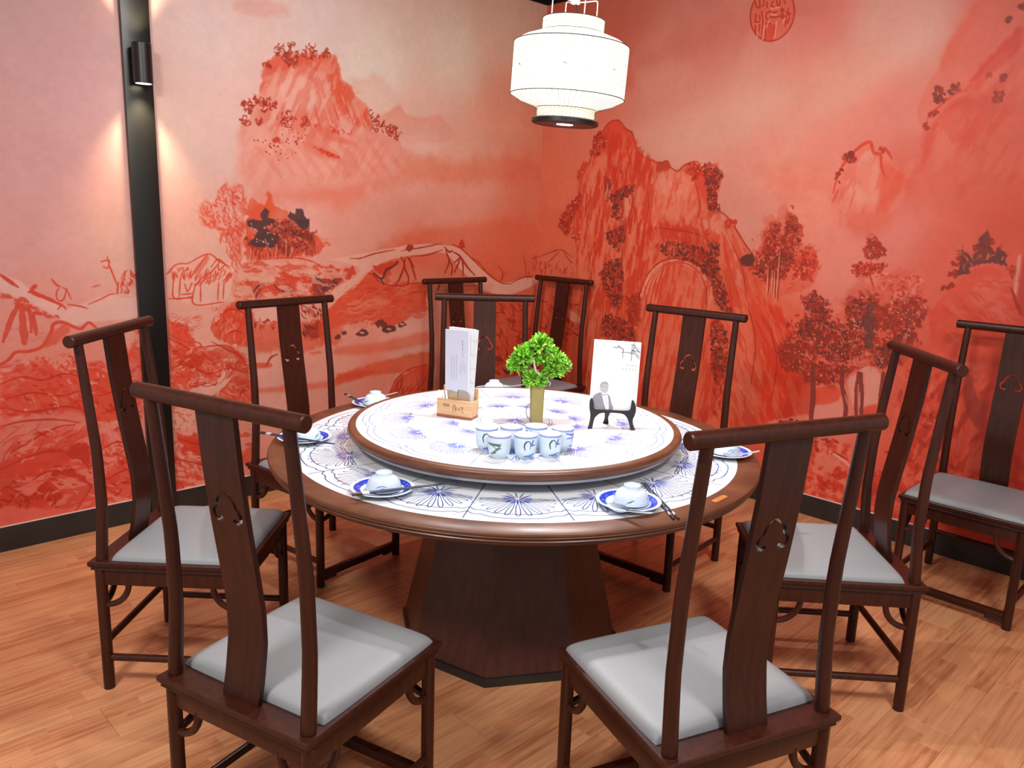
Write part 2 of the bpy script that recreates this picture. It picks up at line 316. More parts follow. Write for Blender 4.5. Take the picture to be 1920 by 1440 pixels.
    for p in ('486,400 496,386 506,394 504,408 514,412 512,420 500,424 508,438 520,446 516,462 500,464 470,462 466,452 480,444 482,430 464,424 462,412 476,410 490,412', '540,406 544,396 554,404 556,392 568,392 570,404 580,412 578,430 562,424 552,414', '560,412 580,410 582,424 574,432 562,426'): Wh(p, (78, 52, 52), .92, 1.2, 2, 2, smooth=False)
    D('466,412 520,420 516,460 470,460', 16, 2.4, ((216, 150, 140),)); T('540,440 600,450 592,476 530,480', 50, 9, 3, ((214, 96, 70), (200, 64, 40)), .85)
    T('590,440 622,450 620,470 580,474', 26, 8, 2.4, ((206, 70, 46),), .8); T('460,466 560,466 590,476 470,484', 60, 12, 2.4, (Dk, (206, 76, 52)), .8, 90, .3)
    for x0, y0, x1, y1 in ((497, 448, 502, 486), (518, 458, 514, 488), (536, 450, 532, 494), (548, 462, 540, 486), (470, 466, 466, 490)): S([(x0, y0), ((x0 + x1) / 2 + 3, (y0 + y1) / 2), (x1, y1)], 3, (216, 130, 110), .8); S([(x0 + 3, y0 + 6), (x1 + 4, y1)], 2, Dk, .8)
    # rocks below the grove
    Wh('440,500 470,490 500,484 560,484 590,492 620,506 640,500 668,498 672,520 640,540 620,560 560,566 480,570 440,560 430,530', (213, 118, 96), .85, 3, 3, 3)
    Wh('500,504 540,508 580,520 600,540 560,536 510,520', (204, 66, 40), .8, 3, 5, 5, .5); Wh('448,530 500,528 560,540 596,566 540,568 490,556 460,560', (207, 78, 52), .8, 4, 5, 4, .5); Wh('606,498 624,496 640,512 632,530 612,540 602,520', (190, 58, 38), .8, 3, 4, 5); Wh('640,508 660,498 668,510 656,522 640,520', (190, 56, 38), .85, 2, 3, 4); Wh('590,520 600,512 622,540 604,558 580,554', Kk, .8, 2, 6, 8); Wh('620,512 640,524 626,540 612,536', (100, 40, 34), .8, 2, 4, 6)
    T('590,520 640,520 620,556 580,560', 30, 8, 3, (Kk, Dk), .9); T('440,505 600,500 600,560 440,560', 120, 16, 2.2, ((203, 66, 44), (216, 140, 120)), .6, 25, .5, .5)
    for s_ in ('474,548 486,534 504,530', '486,568 480,556 490,540', '514,534 524,544 548,548', '540,540 556,552 562,556'): S(s_, 4, Kk, .85, .5)
    S('470,500 486,488 520,484 560,484 590,492 606,506 616,530', 2.4, (196, 58, 36), .9)
    G = cv.grain
    G('440,500 500,484 600,492 660,506 620,560 480,570 440,550', (198, 60, 38), (220, 146, 126), 7, (2.4, 1), -.6, .6, 51)
    G('630,556 700,508 800,530 806,590 730,612 640,612 600,640', (196, 54, 34), (216, 106, 78), 9, (3, 1), .5, .5, 52)
    G('400,560 468,570 470,640 430,650 396,612', (200, 56, 34), (216, 106, 82), 8, (1, 3), .3, .6, 53)
    G('0,690 90,676 210,680 262,640 262,790 150,780 60,786 0,780', (204, 56, 40), (222, 132, 116), 8, (2, 1), .4, .6, 54)
    G('0,800 150,800 262,790 262,960 150,960 0,940', (198, 52, 38), (222, 112, 96), 12, (2.6, 1), .8, .45, 55)
    G('316,610 400,656 470,680 470,740 320,760', (200, 54, 34), (222, 128, 108), 8, (2.2, 1), -.5, .6, 56)
    G('322,806 400,830 470,800 470,910 322,920', (202, 54, 34), (222, 130, 108), 9, (2.2, 1), -.6, .55, 57)
    G('926,570 990,570 990,700 926,700', (166, 46, 28), (212, 96, 66), 7, (1, 2), -.5, .55, 58)
    G('470,620 640,600 600,660 476,670', (204, 66, 42), (216, 112, 86), 9, (3, 1), .2, .5, 59)
    # thatched huts
    Wh('322,506 352,494 368,508 390,476 412,490 432,496 438,516 420,568 366,572 326,556 318,520', (219, 152, 136), .85, 2)
    for s_ in ('312,514 330,496 352,494', '352,494 390,476 412,490 432,500', '390,476 366,508 358,520', '412,490 398,508 380,520 368,532', '396,500 410,486 430,504', '410,488 410,506 422,496', '326,512 326,558 360,556', '338,520 336,556', '366,532 364,570 420,566', '376,530 376,566', '410,530 408,562', '420,530 418,560', '316,560 362,558', '340,552 362,550', '346,532 352,546 360,530'): S(s_, 2.4, (206, 64, 42), .9, .3)
    T('316,506 360,500 366,520 318,524', 40, 9, 2, ((206, 66, 44),), .85, 105, .4); T('366,512 430,506 440,524 366,534', 70, 11, 2, ((206, 66, 44),), .85, 115, .4); Wh('360,510 384,480 392,486 372,512', (206, 74, 52), .6, 2)
    # banner, boats, figures, bridge left
    S('201,480 206,500 214,520 220,536', 2.2, (206, 66, 46)); S('190,490 204,488 202,502 194,500', 2.4, (208, 74, 52), .9, 0); S('222,528 222,554 250,556', 3, (206, 66, 46)); T('222,516 250,506 252,556 224,556', 34, 11, 2, ((206, 66, 46),), .9, 75, .6)
    Wh('0,512 40,528 60,546 116,572 120,580 160,566 200,552 222,550 258,556 262,592 170,604 130,610 100,590 40,560 0,545', (220, 160, 150), .8, 3)
    S('0,514 16,526 34,538', 5, (200, 70, 54)); S('54,548 66,536 60,546 90,560 116,572', 6, (204, 68, 50)); S('96,522 106,534 112,536', 3, (206, 70, 52)); S('112,538 106,548 108,562 118,562 124,544 116,538', 2.2, (206, 70, 52)); S('124,540 134,562', 2, (206, 70, 52)); S('108,580 116,572 124,580', 2.4, (206, 70, 52)); S('126,570 150,574 164,578', 2.6, (206, 70, 52)); S('166,570 190,560 206,552 222,550', 2.4, (210, 80, 60)); S('172,538 188,534', 2, (208, 80, 62))
    for s_, w_ in (('36,568 20,600 6,640', 7), ('40,572 44,620 46,642', 10), ('52,578 58,600 58,622', 5), ('62,590 68,628', 6), ('30,574 40,560 52,566', 6)): S(s_, w_, (203, 70, 54), .9, .4)
    Wh('0,548 20,552 20,560 0,560', (203, 68, 52), .8, 2, 2, 3); T('14,556 60,570 110,594 100,600 40,580', 50, 10, 3, ((203, 68, 50),), .85, 20, .6)
    S('0,684 16,674 30,660 56,658 80,648 96,622 100,608 118,604 150,616 166,604 180,614', 5, (206, 66, 46), .9, .3); Wh('84,640 100,620 116,608 136,620 112,640 90,652', (207, 78, 58), .75, 3, 4, 4); T('0,600 90,610 90,650 0,650', 20, 16, 1.4, ((206, 90, 74),), .6, -4, .2)
    # banks lower left
    lo = ((208, 58, 40), (212, 76, 56))
    Wh('0,700 40,690 80,676 140,690 220,676 250,640 262,610 262,780 150,790 60,770 0,780', (214, 74, 54), .8, 4, 10, 8, .7); T('0,690 80,680 160,690 240,640 262,780 0,780', 230, 16, 4, lo, .6, 15, .8, .8); T('60,672 130,660 150,690 60,700', 40, 8, 2.2, lo, .85)
    Wh('60,784 130,772 165,782 150,800 90,806 40,850 0,870 0,810', (219, 112, 96), .8, 6, 6); T('20,800 160,800 150,830 20,866', 34, 40, 2.6, lo, .7, -32, .2)
    Wh('0,872 40,850 100,836 150,846 130,870 60,884 0,890', (208, 62, 44), .8, 4, 8, 6); Wh('128,836 146,826 166,838 170,880 150,870 128,856', (190, 50, 36), .85, 3, 5, 5); Wh('94,890 120,876 150,886 172,904 168,912 130,894', (188, 48, 34), .8, 3, 4, 5); Wh('0,930 16,912 36,924 44,942 60,930 86,906 104,918 122,930 100,942 50,952 20,950 0,950', (205, 60, 42), .85, 3, 4, 4); Wh('60,930 84,908 104,918 120,930 96,938', (186, 48, 34), .6, 4, 3, 3); S('0,922 14,912 36,924 58,932 86,904 108,916', 3, (180, 48, 34), .8); T('0,930 120,930 110,950 0,950', 20, 9, 3, ((160, 44, 32),), .8)
    S('136,966 160,930 172,912', 4, (200, 56, 40), .7); T('180,700 262,690 262,900 190,960', 150, 18, 4, lo, .65, 35, .7, .8); Wh('186,790 250,786 250,810 190,806', (220, 120, 104), .7, 5, 4); Wh('196,880 260,860 260,930 200,920', (208, 60, 42), .6, 6, 8, 6)
    for s_ in ('0,720 40,706 80,712 120,700 150,706', '10,748 60,736 110,742 150,732', '0,800 40,790 100,786 150,792', '20,850 60,824 110,800 140,796', '0,880 50,858 90,846 130,848', '186,742 230,730 256,736', '190,776 226,764 250,770', '184,846 220,828 254,838', '196,900 236,880 258,886', '60,900 90,884 140,880', '0,764 60,772 120,762 160,768'): S(s_, 3, (186, 46, 30), .75, .6)
    T('40,700 250,690 250,780 40,770', 60, 10, 3, ((222, 140, 124), (184, 46, 32)), .75, 30, .8); T('20,800 250,800 250,930 20,930', 80, 14, 3, ((224, 128, 112), (184, 44, 30)), .7, -10, .8)
    # bank right of the column
    Wh('316,600 350,606 372,640 400,656 440,648 458,668 470,700 470,760 320,760 316,700', (213, 76, 52), .85, 4, 7, 6, .5); T('316,600 362,616 350,640 330,630', 30, 10, 2.6, lo, .8); T('318,590 378,594 372,612 330,604', 30, 14, 1.2, ((206, 80, 60),), .7, -20, .4)
    S('316,626 346,640 372,642 380,650 400,648 424,648 444,660 458,672', 2.6, (200, 58, 38), .9); T('320,640 460,670 466,760 330,750', 190, 16, 3.2, ((205, 58, 38), (222, 130, 112)), .6, 30, .8, .8); Wh('324,656 360,660 388,664 370,690 340,684', (205, 60, 40), .8, 3, 6, 6)
    Wh('362,726 396,716 414,706 420,694 426,696 424,712 440,702 420,724 396,742 372,744 352,736', (222, 156, 140), .85, 2, 3); S('360,726 380,720 400,716 412,704 416,694 424,696 422,708 410,720', 1.6, (180, 48, 34), .9); S('376,722 390,724 402,718', 1.6, (180, 48, 34), .8); S('396,744 424,724 440,700', 2.4, (200, 60, 40), .8)
    Wh('420,580 440,566 464,570 470,600 468,640 444,650 420,636 400,624 394,612 410,600', (208, 70, 44), .85, 3, 5, 5, .4); T('398,600 468,570 468,650 420,640', 70, 14, 3.4, ((203, 58, 36), (216, 110, 88)), .7, 100, .6)
    Wh('322,770 360,766 370,800 324,800', (222, 150, 134), .6, 6, 4); T('322,764 372,770 372,810 322,806', 26, 9, 1.8, lo, .75); Wh('324,808 350,816 372,812 374,850 340,836', (206, 60, 40), .85, 3, 4, 4); T('324,830 374,836 380,900 330,920', 50, 16, 4, lo, .75, 35, .6); Wh('448,850 474,840 476,870 452,872', (212, 74, 52), .7, 4, 5); T('440,780 476,780 476,860 440,860', 14, 7, 2, lo, .6)
    for s_ in ('320,690 350,684 390,700 430,690 468,700', '330,640 352,652 370,668', '330,820 360,830 400,836 450,850', '326,860 360,866 400,880', '396,640 420,652 450,668 466,690', '410,594 430,580 452,584 464,600', '420,630 440,620 460,626'): S(s_, 3, (182, 46, 28), .75, .6)
    T('320,640 470,680 470,740 320,740', 50, 11, 3, ((224, 150, 132), (184, 46, 30)), .75, -30, .7)
    # shore behind the back-left chair and the bridge
    Wh('474,606 520,600 560,606 600,600 640,580 640,640 600,646 560,664 520,660 476,660', (210, 88, 62), .8, 4, 5, 4); Wh('480,578 520,578 522,600 480,606', (219, 150, 134), .7, 4); T('476,600 520,600 512,620 478,614', 20, 9, 3, ((205, 62, 40), Dk), .8); T('564,572 610,570 606,634 570,634', 46, 12, 3.4, (Dk, (205, 62, 40), Kk), .8, 40, .7); Wh('570,620 600,604 604,626 580,636', (150, 44, 34), .7, 3, 4, 6)
    Wh('474,680 506,680 508,688 480,690', (200, 60, 40), .7, 3); S('500,684 508,670 520,664', 4, Dk, .8)
    Wh('630,560 660,540 690,510 700,505 716,530 740,534 780,528 800,530 800,570 806,580 780,586 760,600 730,612 690,600 660,606 640,610 620,616 604,640 600,600', (208, 74, 46), .9, 3, 4, 4, .4); Wh('648,566 690,556 720,560 740,572 700,574 660,590', (215, 108, 80), .7, 6, 5); T('630,540 700,520 800,540 780,590 640,610', 90, 18, 3, ((202, 58, 36), (190, 50, 32), (215, 104, 78)), .6, -20, .4); S('630,556 660,530 690,512 716,530 744,536 780,530 800,536', 2.6, (176, 48, 30), .85)
    Wh('610,486 650,480 700,472 760,460 820,458 860,466 890,490 920,520 940,530 960,528 1000,518 1006,530 960,552 930,552 900,540 860,500 836,476 780,478 720,490 680,520 650,546 630,562 626,540 664,520 670,500', (217, 146, 126), .85, 2, 2, 1)
    for s_, w_ in (('656,484 676,484 700,476 740,468', 2.6), ('752,470 790,464 828,456', 2.6), ('770,480 800,478 830,468', 3), ('848,458 862,464 880,480 908,508', 3), ('850,472 862,480 876,500 890,516', 5), ('884,482 900,494 914,512 940,530 956,532', 3), ('956,532 980,520 1000,518', 2.4)): S(s_, w_, (160, 46, 30), .9)
    Wh('760,466 766,458 776,462 768,472', Dk, .9, 1); Wh('860,458 866,448 872,462 864,466', (180, 52, 34), .9, 1); Wh('700,500 724,494 748,490 736,500 726,514 706,508', (196, 58, 36), .9, 2, 3, 3); S('700,512 716,522 724,506 736,500 746,490', 5, Kk, .85); S('712,520 720,534', 4, Kk, .8)
    for s_ in ('752,482 758,496 750,520 742,534', '760,484 758,500 766,520 764,534', '768,484 774,504 780,524', '764,482 776,500', '836,470 842,490 834,512', '842,488 848,500 846,516', '852,492 864,484 868,498 868,516', '852,510 862,488', '826,530 820,544', '834,464 842,472 848,470'): S(s_, 4.4, (150, 44, 30), .9, .3)
    S('934,498 942,510 940,526 946,510', 2.6, (170, 46, 30)); S('980,474 984,490 988,518 1000,516', 2, (160, 46, 30)); T('986,490 1006,482 1010,518 988,518', 16, 12, 2, (Dk, (190, 60, 40)), .8); S('1006,482 1024,474', 2.4, Dk)
    for p in ('666,624 680,616 690,622 688,628 668,630', '746,606 756,602 764,610 748,614', '716,618 728,610 742,612 740,622 720,624'): Wh(p, Kk, .9, 1, 2, 2); S([tuple(np.mean(P_(p), 0) - (4, 1)), tuple(np.mean(P_(p), 0) + (4, 0))], 4, (224, 130, 104), .9)
    Wh('700,606 720,598 726,610 716,616', Kk, .8, 2, 4, 6); Wh('640,622 648,620 650,626 642,628', Kk, .8, 1); Wh('628,630 636,626 638,634 628,636', Kk, .8, 1)
    Wh('632,652 720,640 800,620 806,640 720,660 632,664', (209, 88, 60), .7, 8, 3); Wh('668,690 720,676 806,660 806,690 730,700 640,712 632,708', (206, 74, 44), .75, 5, 3, 2); Wh('632,700 700,694 690,704 632,720', (206, 70, 42), .7, 4); Wh('476,728 560,720 640,712 620,726 480,738', (208, 80, 54), .6, 5, 2)
    Wh('730,735 744,710 770,694 808,684 808,740 730,745', (203, 66, 40), .85, 2, 3, 3, .4); S('730,738 742,712 768,692 806,682', 2.6, (170, 46, 28), .9); T('740,720 806,700 806,740 740,740', 20, 22, 3.4, ((150, 42, 26),), .7, 110, .3)
    Wh('930,570 985,566 985,690 930,700', (203, 70, 42), .6, 6, 6, 6, .7); T('928,568 986,566 990,700 930,700', 50, 16, 5, (Dk, (203, 62, 38), (170, 46, 28)), .8, 50, .9); T('926,650 980,660 970,700 930,700', 16, 18, 7, (Kk, Dk), .85, 60, .6); Wh('880,570 905,566 905,620 880,600', (208, 88, 60), .7, 4)
    cv.a *= 1 + cv.n2[..., None] * .05 + cv.n1[..., None] * .05; cv.a[..., 1:] += .05 * np.clip((cv.a[..., 1:2] - .25) / .22, 0, 1)
    return cv.image('mural_print_left')
def build_right():
    W, H = int(SR / RES), int(HC / RES); cv = Canvas(W, H, (.8, .45, .4), tfwall(NR, DR, True), 1.16, 23)
    field(cv, [(1030, 60, 196, 88, 66), (1160, 40, 194, 92, 72), (1100, 200, 205, 100, 76), (1040, 330, 208, 98, 70), (1030, 450, 207, 92, 62), (1250, 150, 203, 116, 100), (1330, 60, 198, 104, 88), (1400, 200, 202, 126, 108), (1300, 270, 204, 124, 106), (1550, 30, 196, 100, 88), (1650, 40, 197, 124, 108), (1720, 60, 196, 126, 112), (1560, 160, 200, 120, 100), (1700, 190, 200, 106, 90), (1500, 300, 205, 112, 94), (1420, 330, 204, 118, 100), (1400, 420, 208, 120, 102), (1500, 440, 209, 108, 90), (1460, 380, 210, 118, 100), (1700, 330, 200, 88, 72), (1850, 300, 197, 80, 62), (1900, 420, 196, 72, 52), (1850, 60, 201, 90, 74), (1680, 440, 207, 104, 90), (1580, 500, 211, 110, 94), (1780, 480, 205, 84, 66), (1540, 420, 210, 112, 94), (1700, 600, 206, 84, 66), (1900, 560, 205, 80, 66), (1900, 700, 208, 72, 54), (1460, 640, 208, 70, 44), (1420, 760, 210, 64, 38), (1560, 780, 219, 110, 92), (1550, 900, 212, 70, 46), (1780, 780, 210, 70, 50), (1880, 950, 206, 66, 44), (1200, 560, 208, 82, 54), (1100, 640, 206, 74, 46), (1250, 800, 206, 70, 44), (1100, 900, 204, 66, 42), (2300, 500, 196, 80, 60), (1380, 560, 211, 98, 72)], 0)
    S, Wh, T, D = cv.stroke, cv.wash, cv.dabs, cv.dots
    bush = lambda p, n, c=(Dk, (120, 40, 28)), ln=8, wd=3.4: T(p, n, ln, wd, c, .95, None, 1, 1.2)
    # streaks of mist in the sky
    for p, c, a in (('1250,70 1480,0 1560,0 1300,100 1180,130', (194, 92, 78), .45), ('1480,230 1700,60 1760,20 1740,90 1560,230 1470,300', (204, 140, 118), .35), ('1180,250 1330,190 1480,170 1400,250 1250,300', (207, 140, 122), .45), ('1500,240 1640,160 1720,200 1600,300 1500,330', (204, 104, 90), .4), ('1420,320 1560,330 1560,360 1440,352', (206, 90, 66), .5), ('1030,0 1120,0 1190,160 1080,180', (193, 78, 56), .4)): Wh(p, c, a, 40, 20)
    # great cliff at the right
    Wh('1830,0 1800,50 1775,90 1760,130 1740,160 1720,210 1728,250 1760,300 1800,330 2050,360 2250,0', (202, 84, 66), .6, 4, 3, fade=(1750, 100, 1850, 480)); Wh('1822,0 1796,50 1772,96 1766,130 1790,100 1820,50 1846,0', (200, 76, 52), .5, 10, 4)
    Wh('1736,234 1760,190 1800,165 1818,140 1850,108 1880,84 1910,50 1960,10 2200,0 2200,420 1900,420 1760,400 1690,340 1720,300 1726,260', (201, 80, 62), .62, 5, 4, 2, fade=(1850, 120, 1800, 480))
    Wh('1818,150 1850,112 1880,80 1908,50 1912,80 1890,110 1862,140 1832,168', (193, 56, 38), .75, 6, 4, 3); Wh('1738,240 1760,214 1790,188 1816,190 1780,208 1756,244 1738,300 1726,320', (198, 66, 46), .7, 7, 4); Wh('1766,232 1796,208 1806,230 1786,280 1760,320 1750,290', (206, 100, 84), .55, 10, 5); Wh('1816,170 1840,160 1834,230 1812,300 1806,240', (196, 66, 48), .5, 8, 5); Wh('1860,200 1920,180 2000,300 1880,330', (196, 70, 50), .4, 30, 10)
    S('1736,232 1744,212 1760,200 1790,176 1812,168 1828,142 1856,112 1876,90', 4, (192, 58, 36), .7)
    for p, n in (('1748,190 1752,174 1764,162 1776,176 1764,194', 22), ('1774,172 1788,152 1800,158 1806,164 1780,178', 16), ('1746,216 1760,204 1752,218', 6), ('1732,234 1744,236 1740,242', 4), ('1846,146 1862,136 1860,142', 4), ('1870,148 1888,136 1886,150 1874,156', 8), ('1864,170 1884,170 1880,186 1860,196 1860,182', 16), ('1880,46 1900,26 1886,44', 6), ('1904,14 1940,0 1940,20 1912,16', 22)): bush(p, n, (Dk, (120, 44, 32)), 9, 4)
    # middle crag
    Wh('1560,382 1566,340 1580,300 1600,282 1628,266 1640,284 1650,290 1664,284 1676,300 1688,320 1704,300 1716,310 1700,336 1680,370 1668,410 1640,430 1580,430 1556,410', (207, 98, 80), .75, 6, 3, fade=(1620, 300, 1620, 470)); Wh('1590,300 1626,276 1640,300 1650,340 1640,380 1600,380 1584,350', (211, 124, 108), .6, 12, 8, 4); cv.grain('1566,370 1584,300 1626,270 1660,300 1700,330 1670,400 1580,420', (200, 72, 50), (212, 118, 100), 12, (1, 3), .2, .4, 62, 10); Wh('1596,320 1620,300 1636,330 1632,370 1610,350', (207, 96, 74), .5, 9, 3); Wh('1648,296 1666,306 1690,330 1700,340 1680,370 1660,400 1650,380 1654,336', (205, 74, 48), .6, 7, 4)
    Wh('1586,400 1660,390 1680,420 1620,440 1590,430', (205, 82, 60), .5, 16, 6); S('1562,362 1570,330 1584,304 1606,280 1630,266 1638,286 1650,290 1652,310 1658,330', 5, (192, 58, 34), .85); S('1650,292 1656,278 1664,284 1672,298', 4, (190, 56, 34), .85); S('1560,380 1572,354', 4, (200, 70, 46), .7)
    bush('1580,300 1588,284 1602,284 1594,302', 22); bush('1598,296 1608,292 1600,306', 8); bush('1566,334 1576,316 1580,320', 8); bush('1648,278 1660,274 1656,288', 8, ((170, 50, 32),)); D('1562,320 1584,330 1580,346 1564,340', 6, 3, (Dk,))
    # big rock mass behind the easel
    Wh('1084,520 1080,470 1074,420 1080,380 1084,330 1104,300 1112,270 1124,250 1140,228 1160,225 1172,240 1184,248 1192,264 1194,280 1206,292 1232,304 1252,300 1256,312 1270,320 1286,306 1304,306 1320,316 1346,306 1350,350 1344,370 1352,396 1366,410 1396,456 1412,480 1460,560 1500,600 1540,680 1500,760 1500,900 1100,1000 1070,900 1070,700', (209, 86, 58), .9, 2, 2, 2, .25)
    Wh('1136,232 1158,225 1172,242 1186,252 1194,284 1192,330 1180,350 1150,350 1140,300 1130,270', (206, 62, 38), .85, 3, 4, 3, .4); Wh('1230,306 1252,302 1256,318 1244,330 1228,336 1216,320', (170, 50, 32), .8, 2, 3, 4); Wh('1192,290 1230,304 1222,340 1200,350 1190,320', (203, 58, 36), .7, 4, 4, 4)
    Wh('1220,340 1240,322 1268,318 1290,336 1296,360 1310,380 1300,410 1262,420 1232,410 1216,380', (212, 108, 84), .9, 5, 4, 3); Wh('1232,360 1280,370 1306,376 1296,420 1250,426 1226,400', (208, 78, 50), .6, 12, 5); Wh('1300,310 1340,320 1346,400 1330,420 1306,420 1320,380 1304,350', (202, 60, 38), .7, 4, 4, 4)
    Wh('1098,340 1120,320 1130,360 1126,420 1112,440 1094,420', (213, 112, 88), .75, 6, 4); Wh('1116,330 1130,330 1132,400 1124,470 1104,470 1112,400', (209, 66, 38), .6, 6, 4); Wh('1132,330 1144,336 1146,370 1134,376', (120, 44, 32), .85, 3, 2, 3); Wh('1146,300 1166,310 1166,350 1150,350', (180, 48, 30), .5, 4, 4)
    Wh('1146,360 1190,350 1192,420 1176,440 1164,420', (160, 46, 28), .55, 4, 6, 5, .6); Wh('1172,362 1182,358 1182,400 1172,404', (220, 130, 104), .8, 3, 3); Wh('1080,400 1090,370 1092,440 1088,470 1080,460', (196, 54, 34), .7, 3)
    T('1090,330 1200,300 1200,480 1090,500', 130, 34, 3.2, ((200, 56, 34), (216, 112, 84), (176, 46, 28)), .6, 94, .2, .5); T('1200,300 1340,330 1340,470 1200,470', 70, 26, 3, ((200, 58, 36), (214, 110, 84)), .5, 100, .5)
    Wh('1216,424 1260,418 1310,430 1330,440 1296,456 1250,450 1216,470 1190,480 1196,440', (190, 52, 32), .7, 5, 5, 4); Wh('1320,406 1350,398 1370,414 1396,460 1410,490 1380,480 1340,450', (210, 90, 62), .7, 4, 4); Wh('1316,416 1352,402 1360,420 1340,444', (216, 124, 102), .7, 4, 4)
    # lower arch rock
    Wh('1194,600 1200,540 1222,500 1250,484 1290,486 1330,510 1346,540 1340,620 1330,780 1190,800 1180,700', (212, 92, 64), .85, 4, 4); Wh('1210,560 1228,520 1256,500 1290,510 1306,540 1300,600 1250,640 1214,620', (210, 82, 52), .7, 7, 4); Wh('1252,534 1290,524 1310,536 1304,580 1270,600', (214, 100, 72), .6, 6, 5)
    for k in range(11): S([(1192 + k * 4, 600 - k * 3), (1204 + k * 5, 540 - k * 4), (1226 + k * 8, 506 - k * 3 + 4), (1262 + k * 8, 492 + k * 3), (1300 + k * 4, 510 + k * 6)], 4, ((200, 54, 32), (220, 132, 108))[k % 2], .6, .6)
    S('1200,556 1218,516 1246,492 1270,486', 7, (220, 136, 112), .7); S('1320,520 1334,540 1328,580 1322,640', 5, (220, 132, 110), .7); S('1330,510 1324,560 1324,620', 3, (140, 44, 28), .8); S('1304,536 1296,580 1300,620', 3.4, (176, 48, 28), .7)
    T('1190,500 1200,780 1340,780 1330,560 1230,560', 90, 44, 3.4, ((200, 54, 32), (216, 104, 76)), .5, 96, .2, .4); Wh('1200,640 1216,760 1196,790 1180,740', (205, 62, 38), .5, 8); Wh('1316,620 1344,600 1344,760 1310,780', (196, 56, 34), .6, 5, 4, 3)
    # slope right of the arch
    Wh('1350,420 1400,470 1450,570 1470,620 1440,640 1400,560 1370,500', (213, 112, 88), .8, 6, 5); Wh('1386,470 1412,490 1448,566 1470,630 1480,700 1450,760 1420,640 1396,560', (208, 68, 40), .7, 8, 5); Wh('1430,560 1470,590 1490,640 1496,760 1430,800 1430,680', (202, 52, 28), .75, 6, 5, 3); Wh('1372,560 1400,600 1410,700 1370,760 1356,640', (214, 98, 72), .7, 10, 5)
    T('1350,430 1480,600 1490,820 1360,820', 100, 46, 4, ((200, 52, 30), (216, 106, 80)), .5, 72, .25, .4); Wh('1470,760 1500,700 1520,690 1530,760 1490,800 1450,780', (180, 48, 30), .5, 8, 6, 4)
    for s_, w_ in (('1082,470 1076,420 1084,372 1092,330 1106,302 1114,268 1128,250 1142,230 1160,226 1174,242 1186,250 1194,282 1208,294 1234,305 1252,301', 3), ('1256,312 1270,321 1286,308 1304,308 1322,318', 3), ('1350,396 1368,412 1396,456 1414,482 1460,560', 2.6), ('1194,600 1202,540 1224,502 1252,486 1290,488 1328,512 1344,542', 3), ('1130,340 1124,400 1132,440 1118,480', 2.6), ('1190,330 1186,380 1196,420 1190,470', 3), ('1212,340 1216,390 1206,440 1212,470', 2.6), ('1300,330 1312,380 1306,416', 2.6), ('1170,440 1166,500 1176,560', 3), ('1100,440 1108,520 1098,600 1104,680', 2.6), ('1216,426 1260,430 1310,440 1350,470', 3), ('1400,560 1416,640 1408,720', 2.6), ('1440,600 1456,680 1444,760', 3), ('1360,430 1390,500 1400,560', 2.4)): S(s_, w_, (152, 44, 26), .8, .5)
    G = cv.grain
    G('1084,400 1110,290 1140,240 1190,270 1230,310 1230,480 1190,560 1180,760 1080,800', (190, 48, 28), (215, 104, 76), 7, (1, 5), .12, .6, 31)
    G('1200,420 1330,400 1400,470 1350,500 1230,470', (196, 52, 32), (214, 104, 78), 8, (1, 3), -.3, .5, 32)
    G('1230,330 1340,320 1346,410 1240,430', (202, 64, 42), (218, 122, 98), 9, (1, 3), .2, .4, 33)
    G('1194,600 1220,500 1290,484 1346,540 1340,800 1190,800', (198, 52, 30), (214, 98, 70), 7, (1, 5), .1, .5, 34)
    G('1350,420 1410,480 1500,620 1500,820 1340,820 1360,560', (198, 50, 28), (212, 92, 66), 10, (1, 4), -.45, .45, 35)
    G('1740,590 1800,520 1880,510 1920,620 1900,700 1760,680', (196, 58, 38), (214, 96, 78), 9, (1.6, 2), .5, .5, 36)
    G('1740,240 1830,130 1960,60 2100,300 1800,360', (192, 62, 44), (208, 96, 78), 20, (1, 3), .4, .35, 37, 14)
    G('1380,880 1990,880 1990,1010 1390,960', (176, 46, 30), (222, 100, 76), 11, (1.4, 1.4), .2, .6, 38)
    G('1520,830 1600,830 1600,960 1510,950', (190, 48, 28), (226, 110, 84), 8, (1.2, 1.6), 0, .6, 39)
    G('1690,650 1860,690 1920,880 1660,900', (160, 48, 36), (218, 92, 70), 10, (1, 3), .3, .5, 40)
    # foliage on the rocks
    F = lambda p, n, c=(Dk, Kk): (cv.wash(p, c[0], .6, 1.5, 7, 6, 1.0), T(p, int(n * 1.5), 6.5, 3.6, c, .95, None, 1, 1.2), D(p, n // 3, 2, ((226, 120, 96),), .8))
    F('1106,290 1114,252 1128,246 1138,260 1128,290 1110,296', 50, ((190, 52, 32), (140, 42, 28))); F('1084,330 1092,306 1104,304 1096,322 1086,340', 20, ((190, 52, 32),)); T('1186,254 1194,264 1204,296 1192,300', 16, 8, 3, ((200, 54, 34),), .9)
    F('1314,312 1322,304 1340,312 1358,324 1350,340 1344,360 1350,396 1330,392 1324,350', 76); F('1284,318 1294,304 1312,304 1316,330 1300,336', 30, ((190, 52, 32), (150, 44, 28)))
    F('1140,372 1158,356 1186,344 1190,356 1170,372 1150,384', 44); F('1146,384 1162,380 1166,410 1150,408', 26); F('1048,424 1056,400 1076,372 1090,364 1082,392 1072,420 1064,440 1050,428', 60, (Dk, (170, 48, 30))); T('1060,420 1086,430 1088,456 1066,446', 26, 9, 2.6, ((196, 56, 36), Dk), .8)
